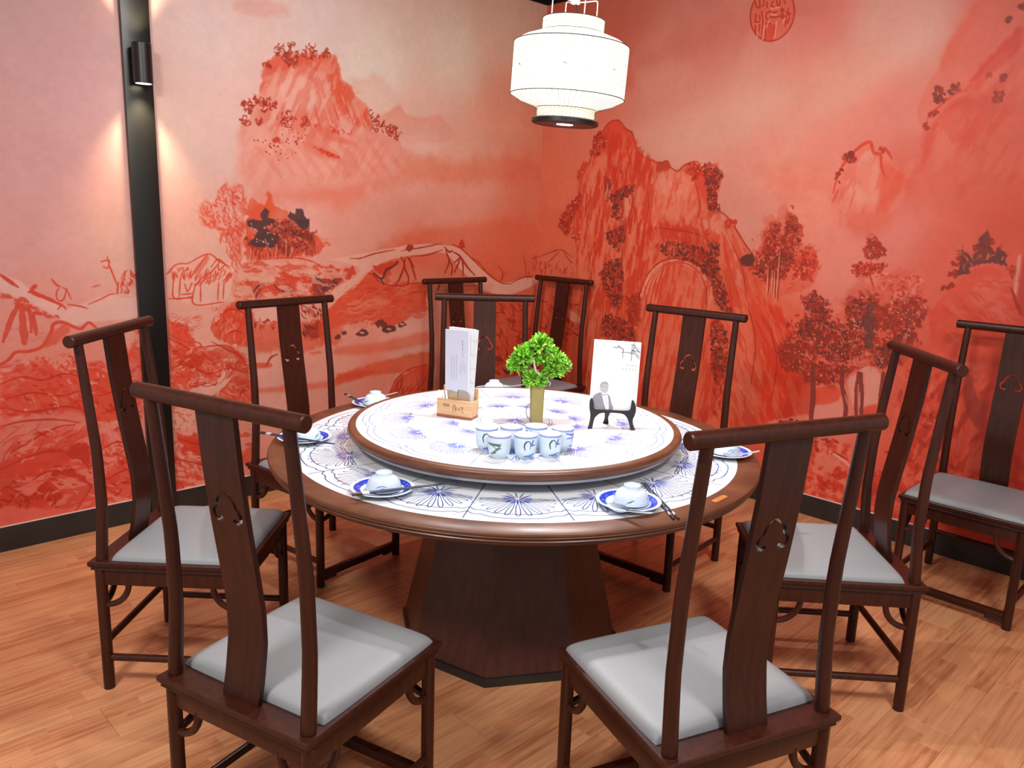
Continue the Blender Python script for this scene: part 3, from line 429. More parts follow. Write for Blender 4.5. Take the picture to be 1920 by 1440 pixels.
    F('1134,440 1150,430 1168,420 1172,450 1160,470 1140,456', 50); F('1236,462 1260,452 1300,460 1330,474 1346,490 1350,510 1330,520 1310,500 1280,486 1250,480', 110); F('1326,454 1344,456 1350,476 1336,484', 24); F('1360,414 1376,410 1380,420 1364,426', 14, ((190, 54, 34),))
    F('1124,510 1134,492 1160,484 1168,510 1166,540 1158,566 1142,560 1130,530', 100); F('1146,550 1166,556 1160,580 1144,570', 22); F('1174,556 1200,548 1202,590 1190,620 1176,600', 40, ((160, 46, 28), Dk)); F('1128,612 1136,588 1160,594 1186,610 1192,640 1160,640 1130,630', 80); F('1330,500 1350,520 1366,560 1372,590 1350,580 1336,550', 70); F('1334,600 1350,600 1364,630 1360,700 1340,720 1332,650', 90); T('1335,700 1360,700 1366,770 1336,780', 40, 12, 5, ((150, 46, 30), (170, 52, 34)), .7, 90, .6)
    T('1016,540 1086,560 1080,660 1020,660', 70, 14, 4, (Dk, (170, 46, 28), (203, 62, 38)), .8, 50, .9); Wh('1064,580 1084,590 1090,606 1070,600', (216, 124, 100), .8, 2); Wh('1062,636 1086,630 1092,720 1060,720', (206, 72, 44), .6, 6); S('1060,612 1080,626 1092,632', 4, Dk, .8)
    # huts by the corner
    Wh('1016,484 1040,470 1056,466 1070,480 1080,496 1070,516 1020,516', (209, 96, 68), .8, 3)
    for s_ in ('1010,482 1030,474 1052,468 1072,482', '1052,468 1036,484 1022,496', '1056,470 1066,486 1076,494', '1024,496 1022,514', '1012,490 1012,512'): S(s_, 2.2, (150, 44, 28), .85)
    T('1014,490 1078,492 1076,514 1014,512', 40, 8, 2, ((180, 50, 32), Dk), .8, 110, .5)
    # grove of trees
    TR = lambda p, n, c=(Dk, (112, 44, 34)), b=(205, 72, 48): tree(cv, p, n, 10, c, True, b)
    Wh('1412,470 1430,440 1446,410 1456,430 1476,396 1500,420 1506,460 1530,476 1536,520 1510,540 1470,550 1420,530 1400,500', (205, 76, 52), .6, 4, 12, 8, .4)
    TR('1430,470 1440,430 1456,420 1466,450 1450,480', 44); TR('1460,470 1474,420 1484,394 1498,424 1502,450 1486,480', 60); TR('1412,500 1430,470 1470,470 1490,490 1470,520 1420,520', 70); TR('1490,480 1520,468 1532,490 1520,520 1490,520', 50, (Dk, (196, 58, 38))); T('1410,450 1440,420 1510,440 1536,500 1500,550 1410,530', 120, 9, 2.6, ((200, 60, 38), (214, 96, 74)), .8); Wh('1386,486 1400,476 1414,476 1412,496 1392,498', (96, 48, 38), .95, 2, 2, 2)
    for s_ in ('1440,500 1438,540 1436,552', '1448,506 1446,546', '1462,470 1458,520 1454,566', '1452,508 1450,560'): S(s_, 2.6, (216, 124, 104), .8); S([(a + 3, b) for a, b in P_(s_)], 2, (120, 40, 28), .85)
    TR('1624,462 1634,444 1646,456 1660,470 1656,482 1640,486 1624,480', 36, (Dk, (130, 46, 32))); TR('1594,506 1610,494 1640,494 1660,498 1640,512 1606,516', 40, (Dk, (190, 56, 38))); S('1634,480 1630,510 1638,540 1640,560', 3, (180, 50, 34), .8)
    Wh('1500,600 1510,552 1540,560 1560,590 1590,560 1620,540 1650,520 1690,506 1730,530 1740,560 1730,610 1700,650 1640,700 1560,690 1500,660', (202, 80, 62), .6, 5, 14, 8, .4)
    TR('1506,560 1530,552 1552,570 1556,596 1530,600 1510,580', 50, (Dk, Kk)); TR('1490,610 1510,592 1560,600 1600,620 1620,660 1580,680 1540,670 1500,640', 190, (Dk, Kk)); TR('1586,576 1606,552 1640,556 1650,600 1640,640 1610,640 1590,610', 130, (Dk, Kk)); TR('1650,580 1690,556 1724,560 1736,590 1710,620 1660,620', 110, (Dk, (120, 52, 44))); T('1640,510 1730,520 1740,600 1650,560', 100, 9, 3, ((196, 64, 46), (180, 52, 36), (216, 110, 90)), .85); TR('1460,650 1480,630 1520,640 1530,680 1500,700 1464,680', 90, (Dk, (130, 46, 34))); TR('1640,640 1700,620 1720,640 1690,680 1640,690', 70, (Dk, Kk)); TR('1500,690 1530,680 1600,690 1560,720 1510,716', 70, (Dk, (120, 44, 34)))
    T('1500,600 1720,600 1680,690 1500,700', 240, 9, 2.6, ((206, 84, 64), (214, 110, 92), Dk), .8); Wh('1620,600 1634,560 1640,600 1636,650 1624,650', (96, 56, 50), .7, 3, 4, 4)
    # ground and trunks
    Wh('1524,760 1560,742 1575,738 1578,800 1520,806', (220, 124, 106), .8, 3, 2); Wh('1590,710 1620,690 1650,700 1650,760 1600,760', (222, 140, 124), .7, 4, 3); Wh('1620,762 1650,758 1648,790 1618,790', (211, 70, 46), .8, 3); Wh('1440,790 1520,776 1520,810 1444,812', (220, 120, 100), .7, 4, 3); Wh('1530,726 1570,724 1572,750 1530,758', (212, 66, 40), .7, 3)
    for s_, w_ in (('1524,690 1524,740 1520,796', 9), ('1580,690 1578,720 1586,760 1582,792', 8), ('1610,700 1606,740 1606,790', 8), ('1614,700 1616,740 1614,790', 6), ('1656,700 1650,750 1646,790', 7)): S(s_, w_, (128, 52, 44), .9, .1)
    for s_ in ('1584,740 1590,760', '1609,720 1609,780', '1620,700 1622,740'): S(s_, 3, (218, 110, 90), .8)
    bush('1458,796 1470,784 1484,786 1496,790 1502,798 1462,802', 26); Wh('1550,786 1564,784 1566,796 1550,796', (110, 44, 36), .8, 2)
    # right rock with pines
    Wh('1740,590 1770,550 1800,522 1820,506 1850,498 1876,508 1890,530 1910,560 1920,620 1900,680 1760,660', (206, 70, 48), .75, 3, 3, 2); Wh('1824,536 1850,516 1872,530 1870,560 1840,570 1820,560', (210, 92, 76), .7, 7, 4); Wh('1850,580 1880,566 1900,600 1880,620', (208, 96, 84), .6, 6); T('1760,560 1900,520 1910,640 1770,640', 50, 26, 5, ((200, 60, 40), (212, 94, 76)), .5, 30, .6)
    for p in ('1790,516 1796,490 1800,470 1806,460 1808,474 1820,480 1832,466 1832,450 1846,436 1850,432 1856,446 1860,452 1864,470 1874,460 1880,454 1886,470 1890,490 1896,510 1880,500 1866,496 1830,496 1816,510 1800,518',): Wh(p, (104, 50, 42), .92, 1.5, 4, 5, .3, smooth=False)
    bush('1774,516 1792,508 1792,518', 8, (Dk,), 8, 5); bush('1764,540 1788,530 1780,544', 12, (Dk,), 7, 4); bush('1786,490 1800,480 1800,500 1782,496', 10, (Dk,), 9, 4); bush('1820,460 1862,448 1866,470 1824,474', 12, (Dk,), 9, 4); T('1795,470 1890,470 1884,500 1800,505', 16, 9, 2.6, ((204, 86, 66),), .8); bush('1884,500 1904,496 1910,530', 22, (Dk, (190, 60, 42))); Wh('1908,480 1914,480 1906,546 1900,546', (214, 124, 110), .8, 2); Wh('1918,480 2000,480 2000,600 1912,590', (176, 54, 44), .8, 3); S('1896,540 1906,570 1914,590', 5, Dk, .8)
    # bottom right banks
    Wh('1690,640 1760,650 1780,700 1700,760 1690,720', (208, 76, 54), .6, 6, 5, 3); Wh('1800,700 1812,690 1830,712 1832,740 1850,760 1836,800 1812,780', (140, 56, 46), .6, 4, 5, 4); T('1690,680 1790,680 1790,900 1660,900', 110, 16, 6, ((205, 56, 34), (216, 96, 74), (150, 46, 34)), .65, 60, .9); Wh('1530,850 1570,845 1574,872 1528,888', (222, 112, 90), .8, 3, 3); T('1520,872 1580,880 1576,950 1510,940', 60, 10, 7, ((204, 56, 34), (190, 50, 32), (222, 104, 78)), .7); S('1556,846 1580,862 1600,880', 4, (226, 150, 130), .8); S('1562,846 1590,862', 3, Dk, .8); T('1528,822 1570,822 1566,850 1530,846', 16, 9, 4, (Dk, (206, 60, 36)), .85)
    Wh('1604,890 1630,880 1630,960 1600,960', (150, 52, 44), .5, 4, 5, 4); T('1380,880 2000,900 2000,1010 1400,960', 160, 20, 8, ((206, 58, 36), (214, 80, 56), (170, 48, 32)), .5, 20, .8); Wh('1850,700 1960,700 1960,900 1850,860', (204, 66, 46), .5, 16, 8)
    # seal
    seal = [(1448 + 41 * math.cos(t) + 5 * math.sin(t) * -1, 26 + 51 * math.sin(t)) for t in np.linspace(0, 2 * PI, 28, endpoint=False)]
    Wh(seal, (205, 84, 64), .8, 1.2, smooth=False); S(seal + [seal[0], seal[1]], 2.6, (172, 48, 30), .95, 0, 3)
    for s_ in ('1416,4 1418,12 1424,14 1424,0', '1432,0 1432,8 1428,12', '1438,4 1438,14', '1450,2 1446,10 1452,14', '1456,0 1458,10 1462,8 1462,0', '1470,2 1472,6', '1417,26 1417,40', '1424,28 1424,40 1415,41', '1416,48 1416,58', '1424,46 1424,54 1420,66', '1428,22 1430,40 1428,70', '1445,22 1438,24 1436,34 1440,36', '1438,42 1436,46 1444,44', '1448,24 1456,22', '1444,32 1454,32 1462,30', '1436,54 1435,74', '1452,48 1450,66', '1466,16 1464,20 1470,20 1466,16', '1466,24 1464,32 1470,32 1466,24', '1478,16 1476,26 1480,30', '1474,22 1482,26', '1474,30 1472,50', '1480,34 1476,44'): S(s_, 2.4, (170, 44, 28), .9, 0)
    for s_ in ('1433,46 1431,60 1429,74', '1456,40 1454,56 1452,70', '1442,38 1438,48', '1421,60 1419,70', '1446,26 1450,28 1456,28', '1472,34 1468,42', '1460,14 1446,16'): S(s_, 2.6, (222, 124, 102), .8, 0)
    Wh('1440,48 1450,46 1449,72 1438,74', (196, 62, 40), .7, 2)
    cv.a *= 1 + cv.n2[..., None] * .05 + cv.n1[..., None] * .05; cv.a[..., 1:] += .05 * np.clip((cv.a[..., 1:2] - .25) / .22, 0, 1)
    return cv.image('mural_print_right')
# ---------------------------------------------------------------- room shell
def wallbox(name, dr, n, L, img, m):
    o_ = CORNER; p = [o_ - dr * .1, o_ + dr * L]; vs_, uv = [], []
    for q in (0, -.08):
        for s, z in ((0, 0), (L, 0), (L, HC), (0, HC)): vs_.append(tuple(o_ + dr * s + n * q + np.array([0, 0, z]))); uv.append((s, z))
    fs = [(0, 1, 2, 3), (7, 6, 5, 4), (0, 4, 5, 1), (1, 5, 6, 2), (2, 6, 7, 3), (3, 7, 4, 0)]
    me = bpy.data.meshes.new(name); me.from_pydata(vs_, [], fs); ul = me.uv_layers.new(name='print')
    for l in me.loops: s, z = uv[l.vertex_index]; ul.data[l.index].uv = ((s / L) if dr is DR else 1 - s / L, z / HC)
    bm = bmesh.new(); bm.from_mesh(me); bmesh.ops.recalc_face_normals(bm, faces=bm.faces); bm.to_mesh(me); bm.free()
    me.materials.append(m); o = link(bpy.data.objects.new(name, me)); o['kind'] = 'structure'; return o
wallbox('wall_left', DL, NL, SL, None, print_mat('mural paper left', build_left(), 0.62, 0.25, bump=0.05))
wallbox('wall_right', DR, NR, SR, None, print_mat('mural paper right', build_right(), 0.5, 0.35, bump=0.03))
def along(dr, n, s0, s1, d0, d1, z0, z1, bev=0.0):
    bm = box(s0, s1, d0, d1, z0, z1, bev); M = Matrix([[dr[0], n[0], 0, CX], [dr[1], n[1], 0, CY], [0, 0, 1, 0], [0, 0, 0, 1]]); bm.transform(M); return bm
m_black = mat('black painted board', (38, 36, 35), 0.42, 0.5, var=0.2, bscale=9)
m_line = mat('pale strip', (232, 200, 190), 0.6)  # thin pale line along the top of the baseboards
struct('baseboard_left', along(DL, NL, 0.013, SL, 0.0005, 0.0125, 0.001, 0.118, 0.0015), m_black)
struct('baseboard_right', along(DR, NR, 0.0005, SR, 0.0005, 0.0125, 0.001, 0.116, 0.0015), m_black)
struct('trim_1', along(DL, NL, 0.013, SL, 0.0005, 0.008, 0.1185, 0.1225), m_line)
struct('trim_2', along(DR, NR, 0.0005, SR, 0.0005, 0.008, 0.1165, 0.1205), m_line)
m_ceil = mat('black ceiling', (16, 15, 15), 0.8, 0.2)
struct('ceiling', along(DL, DR, -.1, SL, -.1, SR, HC + .001, HC + .06), m_ceil)
struct('trim_3', along(DL, NL, 0.03, SL, 0.0005, 0.03, HC - .022, HC), m_ceil)
struct('trim_4', along(DR, NR, 0.0005, SR, 0.0005, 0.03, HC - .022, HC), m_ceil)
m_post = mat('black satin steel', (20, 20, 19), 0.33, 0.5)
struct('column_1', along(DL, NL, 2.722, 2.852, 0.0006, 0.03, 0.0, HC - .024, 0.003), m_post)
# floor: laminate planks laid parallel to the left wall
m_sub = mat('floor screed', (70, 46, 32), 0.9)
floor = struct('floor', along(DL, DR, -.1, SL, -.1, SR, -.05, -.0085), m_sub)
def plank_mat():
    m = mat('laminate planks', (196, 132, 92), 0.34, 0.5, coat=0.1); nt = m.node_tree; b = nt.nodes['Principled BSDF']; N = nt.nodes.new; Lk = nt.links.new
    tc = N('ShaderNodeTexCoord'); oi = N('ShaderNodeObjectInfo'); sx = N('ShaderNodeSeparateXYZ'); Lk(tc.outputs['Object'], sx.inputs[0])
    def mth(op, a, bb=None):
        n = N('ShaderNodeMath'); n.operation = op
        for i, v in enumerate((a, bb)):
            if v is None: continue
            if isinstance(v, (int, float)): n.inputs[i].default_value = v
            else: Lk(v, n.inputs[i])
        return n.outputs[0]
    strip = mth('FLOOR', mth('MULTIPLY', mth('ADD', sx.outputs[1], 0.0975), 3 / 0.195))           # three printed staves across a plank
    sh = mth('MULTIPLY', mth('ADD', strip, mth('MULTIPLY', oi.outputs['Random'], 7.3)), 0.37)
    cell = mth('FLOOR', mth('MULTIPLY', mth('ADD', sx.outputs[0], sh), 1 / 0.43))
    cb = N('ShaderNodeCombineXYZ'); Lk(strip, cb.inputs[0]); Lk(cell, cb.inputs[1]); Lk(mth('MULTIPLY', oi.outputs['Random'], 91.7), cb.inputs[2])
    wn = N('ShaderNodeTexWhiteNoise'); Lk(cb.outputs[0], wn.inputs['Vector'])
    ad = N('ShaderNodeVectorMath'); ad.operation = 'ADD'; sc = N('ShaderNodeVectorMath'); sc.operation = 'SCALE'; sc.inputs['Scale'].default_value = 37; Lk(cb.outputs[0], sc.inputs[0]); Lk(tc.outputs['Object'], ad.inputs[0]); Lk(sc.outputs[0], ad.inputs[1])
    mp = N('ShaderNodeMapping'); mp.inputs['Scale'].default_value = (3.2, 62, 1); Lk(ad.outputs[0], mp.inputs[0])
    no = N('ShaderNodeTexNoise'); no.inputs['Scale'].default_value = 1; no.inputs['Detail'].default_value = 7; no.inputs['Roughness'].default_value = 0.62; Lk(mp.outputs[0], no.inputs['Vector'])
    rp = N('ShaderNodeValToRGB'); e = rp.color_ramp.elements; e[0].position = 0.3; e[0].color = lin((176, 108, 72)); e[1].position = 0.72; e[1].color = lin((216, 158, 114)); k = e.new(0.5); k.color = lin((204, 140, 98))
    Lk(mth('ADD', no.outputs['Fac'], mth('MULTIPLY', mth('SUBTRACT', wn.outputs['Value'], 0.5), 0.2)), rp.inputs[0]); Lk(rp.outputs[0], b.inputs['Base Color'])
    bp = N('ShaderNodeBump'); bp.inputs['Strength'].default_value = 0.06; bp.inputs['Distance'].default_value = 0.001; Lk(no.outputs['Fac'], bp.inputs['Height']); Lk(bp.outputs[0], b.inputs['Normal'])
    return m
m_plank = plank_mat()
PW, PL = 0.195, 1.215
pl0 = None; prs = random.Random(5); rowoff = 0
yaw = math.atan2(DL[1], DL[0])
def plank_mesh(L):
    bm = box(-L / 2 + .0004, L / 2 - .0004, -PW / 2 + .0004, PW / 2 - .0004, -.008, 0, 0.0008, 1)
    me = bpy.data.meshes.new('plank'); bm.to_mesh(me); bm.free(); me.materials.append(m_plank); return me
meshes = {}
b_ = 0.0
while b_ < SR - .01:
    rowoff = (rowoff + 0.41 + prs.random() * .2) % PL; a_ = -rowoff
    while a_ < SL:
        a0, a1 = max(a_, 0.0), min(a_ + PL, SL)
        if a1 - a0 > 0.05:
            key = round(a1 - a0, 3)
            if key not in meshes: meshes[key] = plank_mesh(a1 - a0)
            o = link(bpy.data.objects.new('plank', meshes[key])); o.parent = floor
            p = CORNER + DL * (a0 + a1) / 2 + DR * (b_ + PW / 2); o.location = (p[0], p[1], 0); o.rotation_euler = (0, 0, yaw)
        a_ += PL
    b_ += PW
# ---------------------------------------------------------------- wall lamp on the column
m_blk = mat('black metal', (17, 15, 15), 0.4, 0.5); m_glow = mat('lamp glow', (255, 240, 215), 0.5, emit=(255, 236, 205), estr=9)
wc = on_plane(267, 119, CORNER + NL * .092, NL)
wl = thing('wall_lamp', 'black cylindrical up and down wall lamp fixed to the black column', 'lamp', tuple(wc), math.atan2(NL[1], NL[0]))
obj('housing', lathe([(0.040, -.090), (0.043, -.087), (0.043, .087), (0.040, .090), (0.036, .090), (0.036, -.08), (0.036, -.090)], 40, True), m_blk, wl)
obj('bracket', box(-.060, -.040, -.02, .02, -.03, .03, .003), m_blk, wl)
obj('lens', lathe([(0, -.082), (0.0355, -.082), (0.0355, -.0885), (0, -.0895)], 32), m_glow, wl)
obj('lens', lathe([(0, .082), (0.0355, .082), (0.0355, .076), (0, .076)], 32), m_glow, wl)
for sg in (-1, 1): spot('wall_lamp_beam', tuple(wc + np.array([0, 0, .10 * sg])), tuple(wc + np.array([0, 0, 2 * sg]) - NL * .26), 34, 84, 1.0, 0.03, (1, 0.80, 0.5))
# ---------------------------------------------------------------- chairs
m_wood = wood('dark stained elm', (48, 19, 12), (66, 29, 19), 0.34, (70, 70, 5), coat=0.04, spec=0.32)
m_seat = mat('grey leatherette', (140, 142, 146), 0.46, 0.45, bump=0.25, bscale=220, var=0.04)
W, D, HS, RL, RH, RAKE, PWD, PIN, LW, LIN = .505, .521, .468, .530, 1.196, .029, .447, .035, .457, .030
def frame_bm():
    bm = bmesh.new(); prof = [(0.0, HS - .030), (.006, HS - .030), (.008, HS - .021), (.003, HS - .019), (.003, HS - .016), (0, HS - .014), (0, HS - .003), (.003, HS)]
    rings = []
    for i, z in prof[1:]:
        x, y = W / 2 - i, D / 2 - i; rings.append([bm.verts.new(p) for p in ((-x, -y, z), (x, -y, z), (x, y, z), (-x, y, z))])
    for a, b in zip(rings, rings[1:]):
        for j in range(4): bm.faces.new((a[j], a[(j + 1) % 4], b[(j + 1) % 4], b[j]))
    bm.faces.new(rings[-1]); bm.faces.new(rings[0][::-1]); return bm
def cushion_bm():
    x0, x1, y0, y1 = -W / 2 + .014, W / 2 - .014, -D / 2 + .068, D / 2 - .016; n = 22; bm = bmesh.new(); g = []
    tt = np.sign(np.linspace(-1, 1, n)) * (1 - (1 - np.abs(np.linspace(-1, 1, n))) ** 1.8)
    for u in tt:
        row = []
        for v in tt:
            k = max(0, (1 - abs(u) ** 18) * (1 - abs(v) ** 18)); r = 1 - .015 * (abs(u) ** 6) * (abs(v) ** 6)
            row.append(bm.verts.new((x0 + (x1 - x0) * (u * r + 1) / 2, y0 + (y1 - y0) * (v * r + 1) / 2, HS + .0005 + .024 * k ** .45 + .008 * (1 - u * u) * (1 - v * v))))
        g.append(row)
    for i in range(n - 1):
        for j in range(n - 1): bm.faces.new((g[i][j], g[i + 1][j], g[i + 1][j + 1], g[i][j + 1]))
    rim = [g[0][j] for j in range(n)] + [g[i][n - 1] for i in range(1, n)] + [g[n - 1][j] for j in range(n - 2, -1, -1)] + [g[i][0] for i in range(n - 2, 0, -1)]
    bm.faces.new(rim); return bm
YB = -D / 2 + PIN
def splat_y(z):
    t = (z - HS) / (RH - HS); return float(np.interp(t, [0, .08, .2, .32, .45, .6, .8, 1], [.012, .024, .036, .034, .020, .003, -.016, -RAKE]))
SPW = 0.118
def splat_bm():
    zc = 0.958; h = [(0, .032), (.011, .027), (.020, .018), (.0245, .009), (.026, .003), (.034, -.006), (.0375, -.017), (.034, -.027), (.025, -.031), (.015, -.026)]
    h = [(x * 1.14, y * 1.1) for x, y in h]; path = [(-x, y) for x, y in h[:0:-1]] + h; path = np.array(catmull(path, 3)); n = len(path); L, R = [], []
    for i, p in enumerate(path):
        t = path[min(i + 1, n - 1)] - path[max(i - 1, 0)]; t = t / np.linalg.norm(t); nn = np.array([-t[1], t[0]]); g = abs(2 * i / (n - 1) - 1)
        wd = .0034 + .0024 * g - (.0022 if g > .97 else 0); L.append(p + nn * wd); R.append(p - nn * wd)
    hole = [tuple(q + np.array([0, zc])) for q in L + R[::-1]]
    z0, z1, hw = HS + .0005, RH - .010, SPW / 2; V = []; E = []
    zs = np.linspace(z0, z1, 30); bd = [(-hw, z) for z in zs] + [(hw, z) for z in zs[::-1]]; V += bd; E += [(i, (i + 1) % len(bd)) for i in range(len(bd))]
    k = len(V); V += hole; E += [(k + i, k + (i + 1) % len(hole)) for i in range(len(hole))]
    for z in zs[1:-1]:
        for x in (-hw * .5, 0, hw * .5):
            if abs(z - zc) > .05: V.append((x, z))
    r = delaunay_2d_cdt([Vector(v) for v in V], E, [], 1, 1e-6); pv = [tuple(v) for v in r[0]]
    def inp(x, y):
        c = False
        for i in range(len(hole)):
            (a, b), (p, q) = hole[i], hole[i - 1]
            if (b > y) != (q > y) and x < (p - a) * (y - b) / (q - b) + a: c = not c
        return c
    fs = [f for f in r[2] if not inp(sum(pv[i][0] for i in f) / len(f), sum(pv[i][1] for i in f) / len(f))]
    bm = bmesh.new(); T = .007; A = [bm.verts.new((x, YB + splat_y(z) - T, z)) for x, z in pv]; B = [bm.verts.new((x, YB + splat_y(z) + T, z)) for x, z in pv]
    cnt = {}
    for f in fs:
        bm.faces.new([A[i] for i in f]); bm.faces.new([B[i] for i in f][::-1])
        for i in range(len(f)): e = (f[i], f[(i + 1) % len(f)]); cnt.setdefault(tuple(sorted(e)), []).append(e)
    for k_, e in cnt.items():
        if len(e) == 1: a, b = e[0]; bm.faces.new((A[b], A[a], B[a], B[b]))
    for v in [v for v in bm.verts if not v.link_faces]: bm.verts.remove(v)
    return bm
def post_bm(sx):
    zs = np.linspace(HS + .0005, RH - .008, 16); pts, rr = [], []
    for z in zs:
        t = (z - HS) / (RH - HS); pts.append((sx * (PWD / 2 - .008 * t), YB + float(np.interp(t, [0, .25, .5, .75, 1], [0, .012, .008, -.010, -RAKE])), z)); rr.append(.0185 - .004 * t)
    return tube(pts, rr, 16)
def bracket_bm(px, py, dx, dy):
    """quarter ring under the apron between apron and leg"""
    R = .078; z1 = HS - .082; pts = [(px + dx * (R * math.cos(a)), py + dy * (R * math.cos(a)), z1 - R * math.sin(a)) for a in np.linspace(-.06, PI / 2 + .04, 10)]
    return tube(pts, .0105, 8)
def make_chair(label):
    t = thing('dining_chair', label, 'chair'); t['group'] = 'dark wooden chairs of the room'
    obj('seat_frame', frame_bm(), m_wood, t, ang=25); obj('cushion', cushion_bm(), m_seat, t, ang=60)
    obj('top_rail', rbar((-RL / 2, YB - RAKE, RH), (RL / 2, YB - RAKE, RH), .0195, 24), m_wood, t)
    obj('splat', splat_bm(), m_wood, t, ang=30)
    lx, ly = LW / 2, D / 2 - LIN
    for sx in (-1, 1):
        obj('back_post', post_bm(sx), m_wood, t)
        for sy in (-1, 1): obj('leg', rbar((sx * lx, sy * ly, 0), (sx * lx, sy * ly, HS - .031), .0182, 16, .002), m_wood, t)
    az0, az1 = HS - .086, HS - .0305
    for sx in (-1, 1): obj('apron', box(sx * lx - .009, sx * lx + .009, -ly + .0155, ly - .0155, az0, az1, .002), m_wood, t)
    for sy in (-1, 1): obj('apron', box(-lx + .0155, lx - .0155, sy * ly - .009, sy * ly + .009, az0, az1, .002), m_wood, t)
    for sx in (-1, 1):
        for sy in (-1, 1):
            obj('bracket', bracket_bm(sx * (lx - .012), sy * ly, -sx, 0), m_wood, t); obj('bracket', bracket_bm(sx * lx, sy * (ly - .012), 0, -sy), m_wood, t)
        obj('side_stretcher', rbar((sx * lx, -ly + .014, .115), (sx * lx, ly - .014, .115), .0125, 14), m_wood, t)
    obj('back_stretcher', rbar((-lx + .014, -ly, .172), (lx - .014, -ly, .172), .0125, 14), m_wood, t)
    obj('footrest', box(-lx + .015, lx - .015, ly - .014, ly + .013, .052, .070, .004), m_wood, t)
    bm = box(-lx + .015, lx - .015, ly - .006, ly + .006, .034, .0515)
    for s_ in (-1, 1): add(bm, box(min(s_ * (lx - .015), s_ * (lx - .085)), max(s_ * (lx - .015), s_ * (lx - .085)), ly - .0055, ly + .0055, .022, .036))
    obj('footrest_apron', bm, m_wood, t); return t
CH = [('dark chair at the front left, back to the camera, left of the octagonal base', -.5154, 1.8725, -29.06),
      ('dark chair side-on at the left of the table, overlapping the black column', -1.1044, 2.638, -90.69),
      ('dark chair at the back left of the table before the mural\'s thatched huts', -.858, 3.5244, -126.75),
      ('dark chair right behind the menu holder at the back of the table', -.1267, 3.9298, 187.0),
      ('spare dark chair against the left wall, mostly hidden behind the menus\' chair', -.2222, 5.0688, 223.6),
      ('spare dark chair in the corner, behind the green bonsai', .1613, 5.4447, 135.4),
      ('dark chair at the back right, behind the easel and display card', .7021, 3.5997, 139.05),
      ('dark chair at the front right, back to the camera, bright highlight along its rail', .484, 1.833, 24.57),
      ('dark chair at the right of the table, between front-right chair and wall chair', 1.1504, 2.6787, 87.05),
      ('spare dark chair by the right wall, cut by the right picture edge', 2.1015, 3.3531, 134.8)]
ch0 = make_chair(CH[0][0])
for i, (lb, x, y, a) in enumerate(CH):
    o = ch0 if i == 0 else copy_tree(ch0)
    o['label'] = lb; o.location = (x, y, 0); o.rotation_euler = (0, 0, math.radians(a))
    if i >= 4 and i in (4, 5, 9): o['group'] = 'spare chairs along the walls'
    else: o['group'] = 'chairs around the round table'
# ---------------------------------------------------------------- round table
TX, TY, TR, TI, TZ = .0161, 2.9682, .9236, .8427, .7609
SRd, SRi, SZ = .6366, .607, .8423
BL1, BL2, BL3 = (58, 70, 122), (34, 58, 170), (90, 110, 180)
def flower(cv, cx, cy, ang, sc, n=13, fan=2.5):
    """fan of looped petals opening toward ang"""
    R_ = lambda a, r: (cx + math.cos(a) * r * sc, cy + math.sin(a) * r * sc)
    for i in range(n):
        a = ang + fan * (i / (n - 1) - .5) * 2 * .62; l = .105 + .012 * math.cos((i / (n - 1) - .5) * 5); wv = .075
        cv.stroke([R_(a, .022), R_(a - wv, l * .6), R_(a - wv * .7, l * .95), R_(a, l * 1.06), R_(a + wv * .7, l * .95), R_(a + wv, l * .6), R_(a, .022)], .0036, BL1, .95, .3, 4)
    for i in range(11): a = ang + (i / 10 - .5) * 4.4; cv.stroke([R_(a, .008), R_(a, .04)], .006, BL2, .9, .6)
    for i in range(5): a = ang + PI + (i - 2) * .5; cv.stroke([R_(a, .01), R_(a + .1, .05)], .005, BL1, .8, .6)
    for sg in (-1, 1): cv.stroke([R_(ang + sg * 1.7, .03), R_(ang + sg * 1.5, .09), R_(ang + sg * 1.25, .135)], .0035, BL1, .8, .6)
def decor(R, n, rings, size, name, seam=True):
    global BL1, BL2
    if n < 16: BL1, BL2 = (112, 124, 170), (76, 98, 190)  # turntable inks lightened to paint in the wash-out of bright light
    cv = Canvas(size, size, (.86, .87, .89), lambda p: (np.array(p) * [1, -1] + R) / (2 * R) * size, size / (2 * R), 3)
    pol = lambda a, r: (math.cos(a) * r, math.sin(a) * r)
    for i in range(n):
        a0 = 2 * PI * i / n - PI / 2 + .02; h = PI / n; wt = 1.35 if n > 12 else 1.0
        for (fr, fs) in rings: flower(cv, *pol(a0 + (0 if fr > .3 else h), fr), a0 + (0 if fr > .3 else h), fs)
        if seam: cv.stroke([pol(a0 + h, R * (.30 if n < 12 else .62)), pol(a0 + h, R * .985)], .0028 * wt, BL1, .9, 0, 2, 0)
        for k, ro in enumerate((R * .905, R * .945)):
            d = .02 * R / .8
            cv.stroke([pol(a0 - h, ro - d), pol(a0 - h * .86, ro - d * .2), pol(a0 - h * .72, ro - d * .25), pol(a0 - h * .45, ro + d * .55), pol(a0, ro + d * .75), pol(a0 + h * .45, ro + d * .55), pol(a0 + h * .72, ro - d * .25), pol(a0 + h * .86, ro - d * .2), pol(a0 + h, ro - d)], .0032 * wt, BL1, .9, 0, 5, 0)
    if n < 13:
        for r in (.135, .145): cv.stroke([pol(a, r) for a in np.linspace(0, 2 * PI, 40)], .003, BL3, .8, 0, 2, 0)
        flower(cv, 0, 0, PI / 2, .8, 16, 5)
    return cv.image(name)
def disc_uv(o, R):
    me = o.data; ul = me.uv_layers.new(name='print')
    for l in me.loops: v = me.vertices[l.vertex_index].co; ul.data[l.index].uv = (v.x / (2 * R) + .5, v.y / (2 * R) + .5)
m_rim = wood('reddish table wood', (82, 44, 26), (112, 67, 41), 0.42, (9, 9, 60), coat=0.12)
